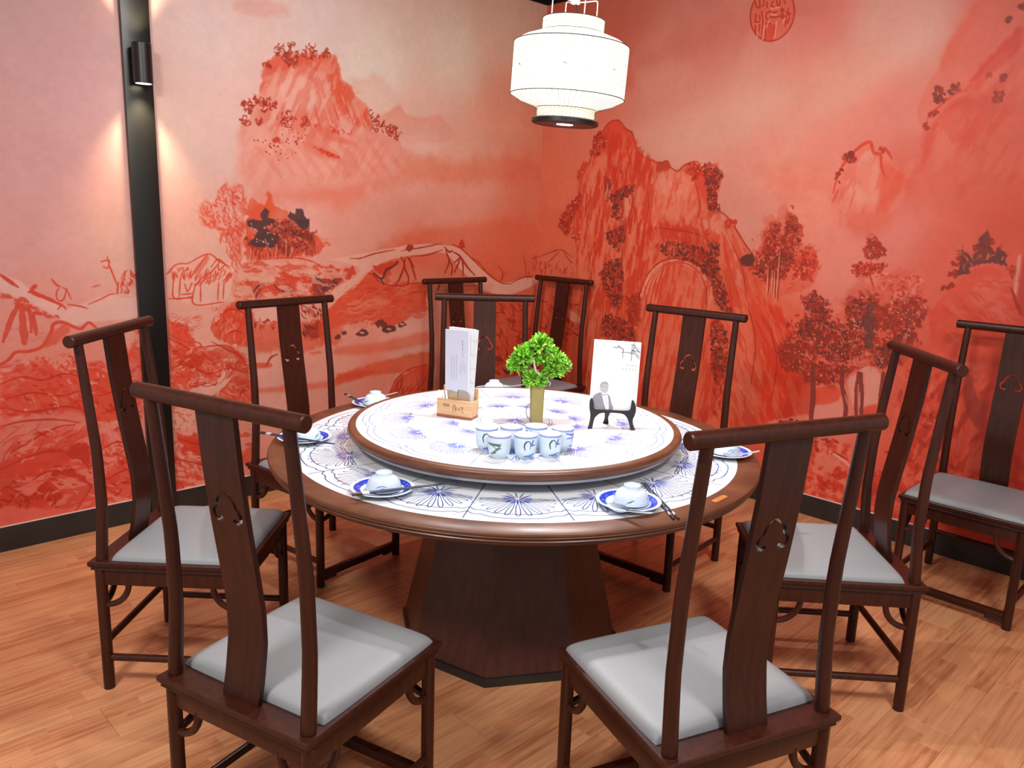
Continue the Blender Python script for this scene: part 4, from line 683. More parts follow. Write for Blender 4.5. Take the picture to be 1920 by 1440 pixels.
m_tdecor = print_mat('printed table glass', decor(TI, 16, [(.648, 1.16)], 1500, 'table_decor'), 0.12, 0.5)
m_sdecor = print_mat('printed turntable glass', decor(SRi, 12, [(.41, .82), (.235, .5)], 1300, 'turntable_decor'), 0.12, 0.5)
m_ped = wood('dark plinth veneer', (64, 30, 22), (84, 42, 31), 0.45, (40, 40, 4)); m_grey = mat('pale underplate', (178, 179, 184), 0.35, 0.5); m_steel = mat('steel bearing', (90, 90, 92), 0.35, 0.5, 0.9)
tb = thing('round_table', 'large round dining table with printed white top, dark rim and octagonal base', 'table', (TX, TY, 0))
z = TZ
obj('table_rim', lathe([(TI + .0005, z - .040), (TR - .05, z - .044), (TR - .018, z - .044), (TR - .013, z - .040), (TR - .013, z - .034), (TR - .007, z - .032), (TR - .005, z - .028), (TR - .008, z - .024), (TR - .004, z - .021), (TR - .001, z - .016), (TR - .003, z - .0125), (TR, z - .010), (TR, z - .004), (TR - .004, z), (TI + .0005, z)], 160, True), m_rim, tb, ang=50)
o = obj('table_inlay', lathe([(0, z - .012), (TI, z - .012), (TI, z - .0008), (TI - .0008, z), (0, z)], 160), m_tdecor, tb); disc_uv(o, TI)
obj('under_board', lathe([(0, z - .042), (TI - .06, z - .042), (TI - .05, z - .0385), (TI, z - .0385), (TI, z - .0125), (0, z - .0125)], 96), m_ped, tb)
def octo(prof, rot):
    bm = bmesh.new(); rings = [[bm.verts.new((r * math.cos(rot + i * PI / 4), r * math.sin(rot + i * PI / 4), zz)) for i in range(8)] for r, zz in prof]
    for a, b in zip(rings, rings[1:]):
        for i in range(8): bm.faces.new((a[i], a[(i + 1) % 8], b[(i + 1) % 8], b[i]))
    bm.faces.new(rings[-1]); bm.faces.new(rings[0][::-1]); return bm
rot = math.radians(-99.5)
o = obj('pedestal', octo([(.422, .0305), (.425, .032), (.268, z - .0435)], rot), m_ped, tb, ang=20); o.location = (-.004, -.058, 0)
o = obj('plinth', octo([(.436, 0.0), (.436, .030)], rot), m_black, tb, ang=20); o.location = (-.004, -.058, 0)
pq = (at_z(1335, 945, TZ) + at_z(1387, 934, TZ)) / 2
pa = math.atan2(pq[1] - TY, pq[0] - TX); pr = (TR + TI) / 2 - .002
m_brass = mat('amber plaque', (196, 122, 52), 0.35, 0.5, 0.3, var=0.15, bscale=200); m_screw = mat('screw heads', (235, 215, 200), 0.3, 0.5, 0.7)
pg = obj('plaque', add(box(-.036, .036, -.011, .011, .0003, .003, .0012), box(-.041, .041, -.007, .007, .0003, .0026, .001)), m_brass, tb); pg.location = (math.cos(pa) * pr, math.sin(pa) * pr, z); pg.rotation_euler = (0, 0, pa - PI / 2)
for s_ in (-1, 1): o = obj('screw', lathe([(.0035, .003), (.0032, .0042), (0, .0046)], 12), m_screw, pg); o.location = (s_ * .0315, 0, 0)
# turntable
tt = thing('turntable', 'round turntable with printed white top and brown wooden edge on the table', 'turntable', (TX, TY, TZ))
h = SZ - TZ
obj('turntable_rim', lathe([(SRi + .0005, h - .030), (SRd - .012, h - .033), (SRd - .004, h - .029), (SRd, h - .022), (SRd, h - .010), (SRd - .004, h - .003), (SRd - .011, h), (SRi + .0005, h)], 160, True), m_rim, tt, ang=60)
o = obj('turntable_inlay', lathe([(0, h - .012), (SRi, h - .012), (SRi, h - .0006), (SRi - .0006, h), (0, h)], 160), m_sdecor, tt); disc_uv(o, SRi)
obj('underplate', lathe([(0, h - .050), (SRd - .05, h - .050), (SRd - .022, h - .046), (SRd - .012, h - .034), (SRi, h - .031), (SRi - .01, h - .0125), (0, h - .0125)], 128), m_grey, tt)
obj('bearing', lathe([(0, .0008), (.19, .0008), (.19, .012), (.15, .014), (.15, h - .0505), (0, h - .0505)], 48), m_steel, tt)
# ---------------------------------------------------------------- porcelain
m_porc = mat('white porcelain', (204, 212, 222), 0.12, 0.5)
def band_mat():
    m = mat('cobalt band', (40, 62, 180), 0.14, 0.5); nt = m.node_tree; b = nt.nodes['Principled BSDF']; tc = nt.nodes.new('ShaderNodeTexCoord'); vo = nt.nodes.new('ShaderNodeTexVoronoi'); vo.inputs['Scale'].default_value = 90
    rp = nt.nodes.new('ShaderNodeValToRGB'); rp.color_ramp.elements[0].color = lin((150, 170, 235)); rp.color_ramp.elements[0].position = 0.12; rp.color_ramp.elements[1].color = lin((38, 60, 178)); rp.color_ramp.elements[1].position = 0.3
    nt.links.new(tc.outputs['Object'], vo.inputs['Vector']); nt.links.new(vo.outputs['Distance'], rp.inputs[0]); nt.links.new(rp.outputs[0], b.inputs['Base Color']); return m
m_band = band_mat()
def cyl_uv(o, z0, z1):
    me = o.data; ul = me.uv_layers.new(name='print')
    for p in me.polygons:
        us = [math.atan2(me.vertices[me.loops[i].vertex_index].co.y, me.vertices[me.loops[i].vertex_index].co.x) / (2 * PI) + .5 for i in p.loop_indices]
        if max(us) - min(us) > .5: us = [u + 1 if u < .5 else u for u in us]
        for i, u in zip(p.loop_indices, us): ul.data[i].uv = (u, (me.vertices[me.loops[i].vertex_index].co.z - z0) / (z1 - z0))
def porc_print(kind):
    cv = Canvas(512, 170, (.79, .85, .91), None, 1.0, 5); S = cv.stroke if kind == 'bowl' else (lambda p, w_, *a: cv.stroke([(256 + (q[0] - 256) * 1.45 - (132 if q[0] > 256 else 0), 150 + (q[1] - 150) * 1.15) for q in p], w_ * 1.35, *a))
    G1, G2 = (70, 96, 96), (60, 70, 84)
    if kind == 'bowl':
        for x in (60, 316):
            S([(x, 150), (x + 18, 120), (x + 40, 96)], 4, G1); [S([(x + 10 + i * 6, 120 - i * 5), (x + 22 + i * 5, 126 - i * 7)], 7, G1, .9) for i in range(5)]
            S([(x + 120, 110), (x + 146, 90), (x + 170, 100)], 10, (84, 124, 210), .85); S([(x + 140, 120), (x + 160, 112)], 8, (60, 96, 190), .9)
    else:
        cv.a[:14] = np.array((142, 152, 204)) / 255
        x0 = 256
        for x in (x0 - 40, x0 + 216):
            x %= 512
            if kind == 'plum':
                S([(x - 20, 146), (x - 8, 120), (x + 10, 96), (x + 44, 60)], 4, G1)
                for i in range(9): S([(x - 14 + i * 6, 132 - i * 8), (x - 4 + i * 6 + (i % 2) * 8, 124 - i * 8 + (i % 3) * 5)], 10, G1, .85)
                for i in range(4): S([(x - 30 + i * 5, 140 - i * 4), (x - 22 + i * 5, 130 - i * 4)], 7, (120, 140, 140), .8)
            else:
                S([(x + 2, 104), (x - 2, 74), (x + 6, 52), (x + 22, 46)], 8, G2, .95); S([(x + 22, 46), (x + 30, 70), (x + 28, 98)], 6, (90, 100, 110), .9); S([(x + 44, 40), (x + 36, 70), (x + 52, 74)], 11, (66, 100, 196), .9)
                S([(x - 6, 148), (x + 30, 140), (x + 70, 122)], 13, (86, 132, 214), .9); S([(x + 20, 154), (x + 60, 146)], 8, (60, 100, 200), .8)
    return cv.image('porcelain_' + kind)
m_bowl = print_mat('bowl glaze', porc_print('bowl'), 0.1, 0.5); m_cupA = print_mat('cup glaze plum', porc_print('plum'), 0.1, 0.5); m_cupB = print_mat('cup glaze heron', porc_print('heron'), 0.1, 0.5)
def plate_mesh():
    bm = lathe([(0, .0004), (.048, .0004), (.050, .0025), (.070, .008), (.099, .0165), (.101, .018), (.0995, .0192), (.094, .0182), (.089, .0168), (.069, .0106), (.064, .0092), (.048, .0048), (0, .0045)], 72)
    o = obj('side_plate', bm, m_porc, None, ang=60); o.data.materials.append(m_band)
    for p in o.data.polygons:
        c = p.center; r = math.hypot(c.x, c.y)
        if .070 < r < .088 and p.normal.z > .2: p.material_index = 1
    return o
def bowl_mesh():
    """rice bowl, modelled upside down: foot ring up"""
    R, Hh = .056, .052
    out = [(.0555, 0.0), (.0562, .002), (.054, .012), (.0485, .026), (.039, .038), (.027, .0445), (.0262, .046), (.0255, .0535), (.0235, .054), (.0225, .0475), (0, .0465)]
    inn = [(0, .0420), (.025, .0405), (.036, .035), (.0460, .0245), (.0515, .011), (.0535, .001)]
    o = obj('rice_bowl', lathe(out + inn, 64, False), m_bowl, None, ang=50); o.data.materials.append(m_porc)
    bm = bmesh.new(); bm.from_mesh(o.data); e = [x for x in bm.edges if x.is_boundary]
    bm.to_mesh(o.data); bm.free(); cyl_uv(o, 0, .0465); return o
def spoon_mesh():
    n, m_ = 26, 9; bm = bmesh.new(); g = []
    for i in range(n):
        t = i / (n - 1); x = -.033 + t * .137
        if t < .45: k = t / .45; hw = .0215 * math.sqrt(max(.02, 1 - (2 * k - 1) ** 2)) if k < .5 else .0215 - (.0145) * ((k - .5) * 2) ** 1.6; dep = .012 * math.sin(PI * min(1, k * .85 + .04)); zz = .012
        else: k = (t - .45) / .55; hw = .0070 + .0018 * k - (.004 if k > .96 else 0); dep = .0035 * (1 - k * .5); zz = .012 + .016 * k ** 1.1
        row = []
        for j in range(m_): v = 2 * j / (m_ - 1) - 1; row.append(bm.verts.new((x, v * hw, zz - dep * (1 - v * v))))
        g.append(row)
    for i in range(n - 1):
        for j in range(m_ - 1): bm.faces.new((g[i][j], g[i + 1][j], g[i + 1][j + 1], g[i][j + 1]))
    r = bmesh.ops.solidify(bm, geom=bm.faces[:], thickness=.0028); return obj('soup_spoon', bm, m_porc, None, ang=60)
m_stick = mat('blue grey chopstick', (54, 58, 80), 0.3, 0.5); m_grip = mat('black red chopstick end', (52, 24, 24), 0.3, 0.5); m_silv = mat('silver band', (225, 225, 228), 0.25, 0.5, 0.6)
def stick(label, a, b, grp):
    a, b = np.array(a, float), np.array(b, float); L = np.linalg.norm(b - a); d = Vector(b - a).normalized()
    t = thing('chopstick', label, 'chopstick', tuple(a), 0, grp); t.rotation_euler = d.to_track_quat('X', 'Z').to_euler()
    def seg(x0, x1, r0, r1): return tube([(x0, 0, 0), (x1, 0, 0)], [r0, r1], 8)
    obj('grip', seg(0, .030, .0037, .0037), m_grip, t); obj('band', seg(.0302, .052, .0038, .0037), m_silv, t); obj('shaft', seg(.0522, L, .0036, .0019), m_stick, t)
pl_p, bo_p, sp_p = plate_mesh(), bowl_mesh(), spoon_mesh()
first = {}
def place(proto, key, label, cat, group, loc, rot=(0, 0, 0)):
    o = proto if key not in first else proto.copy()
    if key in first: link(o)
    first[key] = 1; tag(o, label, cat, group); o.location = loc; o.rotation_euler = rot; return o
SETS = [  # where, plate centre, spoon end or None, chopstick ends
    ('at the front-left place, before the front-left chair', (-.3945, 2.3445), None, ((-.4687, 2.2425), (-.1672, 2.3854))),
    ('at the front-right place, before the front-right chair', (.3697, 2.2997), (.4181, 2.1513), ((.474, 2.1859), (.4259, 2.506))),
    ('at the far-left place, half hidden by a chair rail', (-.780, 2.880), None, ((-.9489, 2.8824), (-.6398, 2.7616))),
    ('at the back-left place, before the back-left chair', (-.620, 3.474), (-.5643, 3.6407), ((-.775, 3.580), (-.6629, 3.4174))),
    ('at the back place, just behind the turntable', (-.092, 3.815), (.06, 3.86), None),
    ('at the far-right place, behind the front-right chair rail', (.815, 2.880), (.9261, 2.8105), None)]
for k, (wh, (px, py), sp, st) in enumerate(SETS):
    z0 = TZ + .0004
    place(pl_p, 'plate', 'white plate with blue band ' + wh, 'plate', 'side plates on the table', (px, py, z0))
    off = (.010, .006) if k == 1 else (.004, .006)
    place(bo_p, 'bowl', 'upturned white rice bowl ' + wh, 'bowl', 'upturned rice bowls', (px + off[0], py + off[1], z0 + (.0105 if k == 1 else .0098)), (0, 0, (k * 1.3 + 2.2)))
    if sp:
        a = math.atan2(sp[1] - py, sp[0] - px)
        sc_ = 1.2 if k == 1 else 1.0; e = np.array({1: (.412, 2.120), 3: (-.530, 3.590)}.get(k, sp)); a = {1: -47, 3: 18, 4: -14, 5: 2}[k]; a = math.radians(a); loc = (e[0] - .1045 * sc_ * math.cos(a), e[1] - .1045 * sc_ * math.sin(a), z0 + .0115)
        place(sp_p, 'spoon', 'white porcelain spoon on the plate ' + wh, 'spoon', 'soup spoons on the plates', loc, (0, 0, a)).scale = (sc_, sc_, sc_)
    if st:
        (ax, ay), (bx, by) = st; n = np.array([-(by - ay), bx - ax]); n = n / np.linalg.norm(n) * (.015 if k == 1 else .009)
        za = z0 + .0245 if k != 1 else z0 + .0042
        cs = 'nearer' if k != 1 else 'left'; co = 'farther' if k != 1 else 'right'
        for sgn, wd in ((-1, cs), (1, co)):
            nn = n * sgn / 2 * (-1 if k == 1 else 1)
            p0 = (ax + nn[0], ay + nn[1], za); p1 = (bx + nn[0] * .6, by + nn[1] * .6, za)
            if k == 1: p0 = (ax + nn[0] + .022, ay + nn[1], za); p1 = (bx + nn[0] * .6 + .022, by, za)
            stick(wd + ' chopstick ' + wh, p0, p1, 'chopsticks beside the bowls')
# tea cups
def cup_mesh(m):
    o = obj('tea_cup', lathe([(0, .003), (.021, .003), (.0215, .0004), (.0245, .0004), (.0265, .004), (.0325, .012), (.0362, .026), (.0378, .050), (.0385, .0775), (.0378, .0785), (.0370, .0775), (.0362, .050), (.0345, .026), (.029, .013), (0, .010)], 56), m, None, ang=50); cyl_uv(o, .0, .0785); o.data.materials.append(m_inner)
    for p in o.data.polygons:
        c = p.center; r = math.hypot(c.x, c.y)
        if c.z > .009 and p.normal.x * c.x + p.normal.y * c.y < 0 or (r < .03 and .009 < c.z < .014): p.material_index = 1
    return o
m_inner = mat('white cup inside', (236, 240, 244), 0.12, 0.5)
cA, cB = cup_mesh(m_cupA), cup_mesh(m_cupB)
CUPS = [('left cup of the back row', -.0795, 2.572, 0, 2.22), ('front left cup with a plum branch', -.0345, 2.488, 1, -1.31), ('second cup of the back row', .0035, 2.592, 0, .4), ('front middle cup with a heron', .051, 2.496, 0, 2.42), ('back row, before the bamboo vase', .0885, 2.612, 0, 1.2), ('front right cup', .133, 2.520, 0, 2.46), ('right cup of the back row', .1785, 2.596, 0, .2)]
for lb, x, y, k, r in CUPS: place((cB, cA)[k], 'cup%d' % k, 'handleless white tea cup with lilac rim, ' + lb, 'cup', 'tea cups on the turntable', (x, y, SZ + .0003), (0, 0, r))
# ---------------------------------------------------------------- bonsai in a bamboo vase
m_vase = mat('olive bamboo', (150, 136, 84), 0.4, 0.4, var=0.12, bscale=26); m_bark = mat('pale bark', (196, 184, 168), 0.8, var=0.3, bscale=120)
def leafmat():
    m = mat('bright plastic leaves', (96, 190, 40), 0.45, 0.4); nt = m.node_tree; b = nt.nodes['Principled BSDF']; oi = nt.nodes.new('ShaderNodeNewGeometry'); rp = nt.nodes.new('ShaderNodeValToRGB'); e = rp.color_ramp.elements
    e[0].color = lin((58, 150, 40)); e[1].color = lin((206, 228, 104)); k = e.new(.5); k.color = lin((122, 196, 56)); nt.links.new(oi.outputs['Random Per Island'], rp.inputs[0]); nt.links.new(rp.outputs[0], b.inputs['Base Color'])
    b.inputs['Subsurface Weight'].default_value = 0.0; return m
m_leaf = leafmat(); m_redl = mat('rusty bud', (150, 70, 20), 0.6)
SX, SZB = 1.10, .97
bs = thing('potted_bonsai', 'small green artificial bonsai in a tall bamboo vase on the turntable', 'plant', (.098, 2.968, SZ), math.radians(8))
VH = .150; vw, vb = .0262, .0235
bm = bmesh.new(); rings = []
for hw, zz in ((vb, .0004), (vb, .004), (vw, VH - .002), (vw - .001, VH), (vw - .004, VH), (vb - .003, .02)):
    rings.append([bm.verts.new((math.copysign(abs(math.cos(a)) ** .35, math.cos(a)) * hw, math.copysign(abs(math.sin(a)) ** .35, math.sin(a)) * hw, zz)) for a in np.linspace(0, 2 * PI, 32, endpoint=False)])
for a, b in zip(rings, rings[1:]):
    for i in range(32): bm.faces.new((a[i], a[(i + 1) % 32], b[(i + 1) % 32], b[i]))
bm.faces.new(rings[0][::-1]); bm.faces.new(rings[-1]); vz = obj('vase', bm, m_vase, bs, ang=50)
obj('loop', tube([(-.022, -.006, .075), (-.036, -.006, .066), (-.041, -.006, .044), (-.036, -.006, .022), (-.0225, -.006, .006)], .0018, 8, k=4), mat('grey handle', (120, 112, 100), 0.5), vz)  # thin curved grey loop at one side of the vase
obj('trunk', tube([(.004, 0, .10), (.012, 0, .155), (.006, -.024, .185), (-.012, -.034, .205), (-.020, -.030, .232), (-.016, .0, .265)], [.006, .0055, .005, .0045, .004, .003], 8, k=5), m_bark, bs)
for pts in ([(.004, -.004, .185), (.03, -.01, .20), (.055, -.012, .215), (.085, -.01, .225)], [(-.022, 0, .235), (.0, .0, .255), (.02, 0, .28)], [(-.014, 0, .205), (-.045, .0, .225), (-.07, 0, .24)], [(.012, -.012, .15), (.035, -.02, .165), (.046, -.02, .158), (.042, -.02, .146)], [(.01, 0, .17), (-.01, -.02, .172), (-.02, -.025, .168)]): obj('branch', tube(pts, [.0032] + [.0026] * (len(pts) - 2) + [.0016], 7, k=4), m_bark, bs)
lr = random.Random(4)
def clump(R, n, seed):
    r_ = random.Random(seed); bm = bmesh.new()
    for i in range(n):
        zc = 1 - 2 * (i + .5) / n; ph = i * 2.39996; rr = math.sqrt(1 - zc * zc); d = Vector((rr * math.cos(ph), rr * math.sin(ph) * .8, zc * .8 + .15)).normalized()
        if d.z < -.6: continue
        base = d * R * (.15 + .2 * r_.random()); s = d.cross(Vector((r_.random() - .5, r_.random() - .5, r_.random() - .5))).normalized(); u = s.cross(d)
        for k in range(5):                                    # a small fan of five blades
            a = (k - 2) * .34 + (r_.random() - .5) * .2; dd = (d * math.cos(a) + s * math.sin(a) + u * (r_.random() - .5) * .5).normalized(); l = R * (.70 + .28 * r_.random()); sd = dd.cross(u).normalized() * R * .125
            p0, p1, p2 = base, base + dd * l * .6 , base + dd * l; q = u * R * .05
            bm.faces.new([bm.verts.new(p) for p in (p0, p1 + sd + q, p2 + sd * .55 - q * .4, p2 - sd * .4 - q * .4, p1 - sd + q)])
    return bm
CL = [(-.072, 0, .228, .040), (-.054, -.008, .262, .040), (-.026, .004, .282, .036), (.006, 0, .306, .043), (.034, .004, .274, .038), (.018, -.016, .250, .033), (.062, -.006, .240, .042), (.086, 0, .224, .034), (.052, -.014, .206, .040), (-.020, -.016, .172, .036), (.005, -.018, .166, .028), (.012, .02, .262, .034)]
for i, (x, y, zz, R) in enumerate(CL): o = obj('foliage', clump(R, 58, i), m_leaf, bs, smooth=False); o.location = (x * SX, y, .15 + (zz - .15) * SZB); o['kind'] = 'stuff'
for p in ((.012, -.034, .272), (.028, -.032, .190), (.034, -.034, .196)): o = obj('bud', lathe([(0, -.005), (.004, 0), (0, .006)], 8), m_redl, bs); o.location = p
# ---------------------------------------------------------------- menu holder, menus, toothpicks
m_bam = wood('pale bamboo board', (190, 142, 100), (214, 172, 128), 0.5, (6, 60, 60), coat=0); m_bbase = mat('reddish base strip', (150, 86, 66), 0.5, var=0.1)
hp = at_z(819, 780, SZ); hq = at_z(884, 789, SZ); ha = math.atan2(hq[1] - hp[1], hq[0] - hp[0])
HWD = float(np.hypot(*(hq - hp)[:2])); hm = (hp + hq) / 2
mh = thing('menu_holder', 'small bamboo holder with black calligraphy, full of tall menu cards', 'menu holder', (hm[0], hm[1], SZ), ha)
HD = .062; x0, x1 = -HWD / 2, HWD / 2
obj('base', box(x0, x1, 0, HD, .0004, .011, .001), m_bbase, mh)
cv = Canvas(460, 220, (.80, .64, .49), None, 1.0, 9); cv.a *= (1 + (vnoise(220, 460, 60, 3, 5, (4, .25)) - .5) * .25)[..., None]; S = cv.stroke; K = (66, 52, 44)
for xx in (84, 106, 128, 150):
    for yy in (70, 84, 98): S([(xx, yy), (xx + 16, yy + 1)], 5.5, (70, 58, 50), .9, 0, 2, 0)
    S([(xx + 8, 66), (xx + 8, 104)], 5, (70, 58, 50), .9, 0, 2, 0)
for xx in range(88, 176, 11): S([(xx, 124), (xx + 7, 130)], 3.5, (120, 100, 84), .8, 0, 2, 0)
for s_ in ('206,84 250,76', '218,66 220,92', '238,62 236,92', '204,112 222,98 232,108', '206,124 230,120', '218,104 216,160 204,170', '244,96 262,92', '236,112 264,106', '251,88 250,164', '250,118 234,150', '252,118 268,140', '292,96 288,130 280,150', '278,120 300,110', '292,122 306,146', '318,84 322,92', '308,106 316,98 346,92 342,104', '326,110 344,104', '318,126 350,116', '334,104 330,150 340,162 356,156 360,148'): S(s_, 5.5, K, .95, .4)
o = obj('front_board', box(x0, x1, 0, .006, .0112, .073, .0008), print_mat('calligraphed board', cv.image('holder_writing'), 0.5, 0.3), mh); me = o.data; ul = me.uv_layers.new(name='print')
for l in me.loops: v = me.vertices[l.vertex_index].co; ul.data[l.index].uv = ((v.x - x0) / HWD, (v.z - .0112) / .062)
obj('back_board', box(x0, x1, HD - .006, HD, .0112, .116, .0008), m_bam, mh); obj('divider', box(x0 + .0062, x1 - .0062, .030, .034, .0112, .070, .0006), m_bam, mh)
for xx in (x0, x1 - .006): obj('side_board', box(xx, xx + .006, .0062, HD - .0062, .0112, .071, .0006), m_bam, mh)
def menu_canvas(front):
    cv = Canvas(260, 760, (.75, .75, .82) if front else (.84, .84, .86), None, 1.0, 4); S = cv.stroke; I = (96, 96, 118)
    if front:
        cv.a[:, 240:] = (.82, .82, .86)
        for i, y in enumerate((96, 118, 142, 166)): S([(176, y), (188, y + 4)], 4, (90, 90, 110)); S([(182, y - 6), (178 + i * 3, y + 14)], 4, (90, 90, 110))
        for xx, y0, y1 in ((66, 220, 430), (92, 240, 450), (118, 220, 440), (160, 300, 380), (182, 190, 240), (184, 270, 360), (206, 290, 380)):
            for yy in range(y0, y1, 13): S([(xx, yy), (xx + 5, yy + 6)], 4, I, .75, 0, 2, 0)
        for xx, y0, y1 in ((30, 330, 420),):
            for yy in range(y0, y1, 12): S([(xx, yy), (xx + 4, yy + 6)], 3, (150, 180, 160), .8)
        cv.wash('10,545 60,536 130,552 150,530 250,548 250,640 10,640', (150, 140, 128), .9, 5, 5); cv.wash('60,572 130,568 130,600 50,604', (190, 150, 110), .9, 6); cv.stroke('140,530 136,580 150,620', 8, (90, 80, 76)); cv.wash('30,600 240,600 240,660 30,660', (186, 150, 110), .8, 6)
        cv.a[-26:] = (.52, .42, .32)
    else:
        for yy in range(90, 700, 120): S([(246, yy), (250, yy + 20)], 6, (150, 170, 150) if yy % 240 else (170, 120, 110), .8)
    return cv.image('menu_front' if front else 'menu_back')
m_mf, m_mb = print_mat('menu front print', menu_canvas(True), 0.5, 0.4), print_mat('menu plain print', menu_canvas(False), 0.5, 0.4)
def card_uv(o, w_, h_, cx=0.0):
    me = o.data; ul = me.uv_layers.new(name='print')
    for l in me.loops: v = me.vertices[l.vertex_index].co; ul.data[l.index].uv = ((v.x - cx) / w_ + .5, v.z / h_)
Rz = Matrix.Rotation(ha, 3, 'Z')
MN = [('front lilac-grey menu card with vertical text in the bamboo holder', .0165, .106, .334, .004, m_mf, -.02, .0), ('white menu card directly behind the front menu in the holder', .0205, .104, .342, .012, m_mb, .025, .008), ('white menu card, third in the bamboo holder', .0240, .104, .342, .020, m_mb, .050, .012), ('rearmost white menu card leaning right in the holder', .0275, .104, .340, .027, m_mb, .080, .016)]
for lb, dy, ww, hh, xo, mm, tilt, lean in MN:
    o = obj('menu_card', box(-ww / 2, ww / 2, -.001, .001, 0, hh, .0004, 1), mm); card_uv(o, ww, hh); tag(o, lb, 'menu', 'menus in the holder')
    p = Vector((hm[0], hm[1], SZ + .0115)) + Rz @ Vector((xo * .35 + .004, dy, 0)); o.location = p; o.rotation_euler = (-lean, tilt * .6, ha)
m_tp = mat('white paper sleeve', (236, 236, 240), 0.5)
for i, (dx, tl, lb) in enumerate(((.011, -.26, 'left'), (.0205, -.20, 'middle'), (.030, -.14, 'right'))):
    o = obj('toothpick_sleeve', add(tube([(0, 0, 0), (0, 0, .090), (0, 0, .094)], [.0042, .0046, .0026], 10), tube([(0, 0, .004), (0, 0, .008)], [.0047, .0047], 10)), m_tp); tag(o, 'white toothpick sleeve, %s one of three at the left end of the holder' % lb, 'sleeve', 'toothpick sleeves')
    p = Vector((hm[0], hm[1], SZ + .0125)) + Rz @ Vector((x0 + dx + .016, .0112, 0)); o.location = p; o.rotation_euler = (0, tl, ha)
# ---------------------------------------------------------------- easel and display card
m_eas = mat('dark grey lacquer', (44, 42, 46), 0.3, 0.5)
e0, e1, eb = at_z(1107, 805, SZ), at_z(1186, 808, SZ), at_z(1137, 793, SZ); ea = math.atan2(e1[1] - e0[1], e1[0] - e0[0]); ew = float(np.hypot(*(e1 - e0)[:2])); em = (e0 + e1) / 2
es = thing('card_easel', 'small dark grey easel with curved legs holding the white display card', 'easel', (em[0], em[1] + .01, SZ), ea)
hx = ew / 2
sil = [(-hx - .010, 0), (-hx + .006, 0), (-hx + .012, .03), (-hx + .02, .048), (-hx + .045, .062), (hx - .045, .062), (hx - .022, .046), (hx - .012, .020), (hx - .006, 0), (hx + .010, 0), (hx + .003, .02), (hx, .040), (hx + .008, .062), (hx + .010, .084), (hx + .003, .106), (hx - .005, .114), (hx - .008, .098), (hx - .010, .083), (hx - .016, .0745), (hx - .04, .0725), (0, .072), (-hx + .04, .0725), (-hx + .016, .0745), (-hx + .010, .083), (-hx + .009, .096), (-hx + .002, .116), (-hx - .006, .104), (-hx - .006, .075), (-hx - .002, .055), (-hx - .003, .03)]
def plate2d(poly, y0, y1, shear=0.0, k=3, closed=True):
    q = catmull(list(poly) + [poly[0]], k)[:-1] if k else [np.array(p) for p in poly]
    r = delaunay_2d_cdt([Vector((p[0], p[1])) for p in q], [(i, (i + 1) % len(q)) for i in range(len(q))], [list(range(len(q)))], 1, 1e-6); pv, fs = r[0], r[2]
    bm = bmesh.new(); A = [bm.verts.new((p[0], y0 + shear * p[1], p[1] + .0004)) for p in pv]; B = [bm.verts.new((p[0], y1 + shear * p[1], p[1] + .0004)) for p in pv]; cnt = {}
    for f in fs:
        bm.faces.new([A[i] for i in f]); bm.faces.new([B[i] for i in f][::-1])
        for i in range(len(f)): e = (f[i], f[(i + 1) % len(f)]); cnt.setdefault(tuple(sorted(e)), []).append(e)
    for e in cnt.values():
        if len(e) == 1: a, b = e[0]; bm.faces.new((A[b], A[a], B[a], B[b]))
    return bm
obj('front_frame', plate2d(sil, -.004, .004, .12), m_eas, es, ang=40)
obj('ledge', box(-hx + .02, hx - .02, .008, .024, .0665, .0715, .001), m_eas, es)
bk = obj('back_leg', plate2d([(-.012, 0), (.010, 0), (.006, .03), (.016, .09), (-.014, .09), (-.008, .03)], -.003, .003, -.62, 3), m_eas, es, ang=40); bk.location = (-.012, .088, 0)
cv = Canvas(420, 620, (.86, .865, .87), None, 1.0, 6); S, Wh = cv.stroke, cv.wash; G = (84, 86, 94)
Wh('10,0 130,120 90,30', (226, 222, 220), .8, 10); Wh('150,10 410,50 410,130 300,170 270,90 160,80', (214, 216, 222), .8, 6)
for s_, w_ in (('176,60 216,60 220,44 236,60 262,72 262,96 250,100', 8), ('262,96 264,150', 5), ('264,100 310,96 330,106 360,104', 6), ('340,20 342,170', 6), ('356,10 356,60 352,100', 6), ('330,28 366,30', 5), ('340,80 400,80 412,90', 6), ('356,40 410,92', 7), ('350,70 412,132', 6), ('352,92 412,150', 6), ('360,30 412,70', 4), ('330,100 350,70', 6)): S(s_, w_, G, .85, .2)
for r, (y, xs, sz) in enumerate(((210, (300, 326, 350, 378), 14), (244, (270, 298, 326, 352, 380), 15))):
    for i, x in enumerate(xs): c_ = (150, 190, 150) if i == len(xs) - 1 else (160, 162, 170); S([(x, y), (x + sz, y)], 3.4, c_, .8, 0); S([(x + sz / 2, y - 7), (x + sz / 2, y + 9)], 3.4, c_, .8, 0); S([(x, y + 8), (x + sz, y + 8)], 3, c_, .8, 0)
for x in range(270, 390, 12): S([(x, 272), (x + 7, 274)], 2.4, (190, 192, 198), .8, 0, 2, 0)
Wh('80,430 92,392 120,376 152,384 160,420 156,452 138,474 110,470 90,456', (176, 174, 178), .95, 3); Wh('82,410 92,384 124,370 152,382 150,396 110,392 92,420', (150, 150, 156), .9, 4); S('96,420 124,416 150,420', 5, (140, 140, 150), .8, 0); S('108,420 120,430', 3, (140, 140, 150), .7)
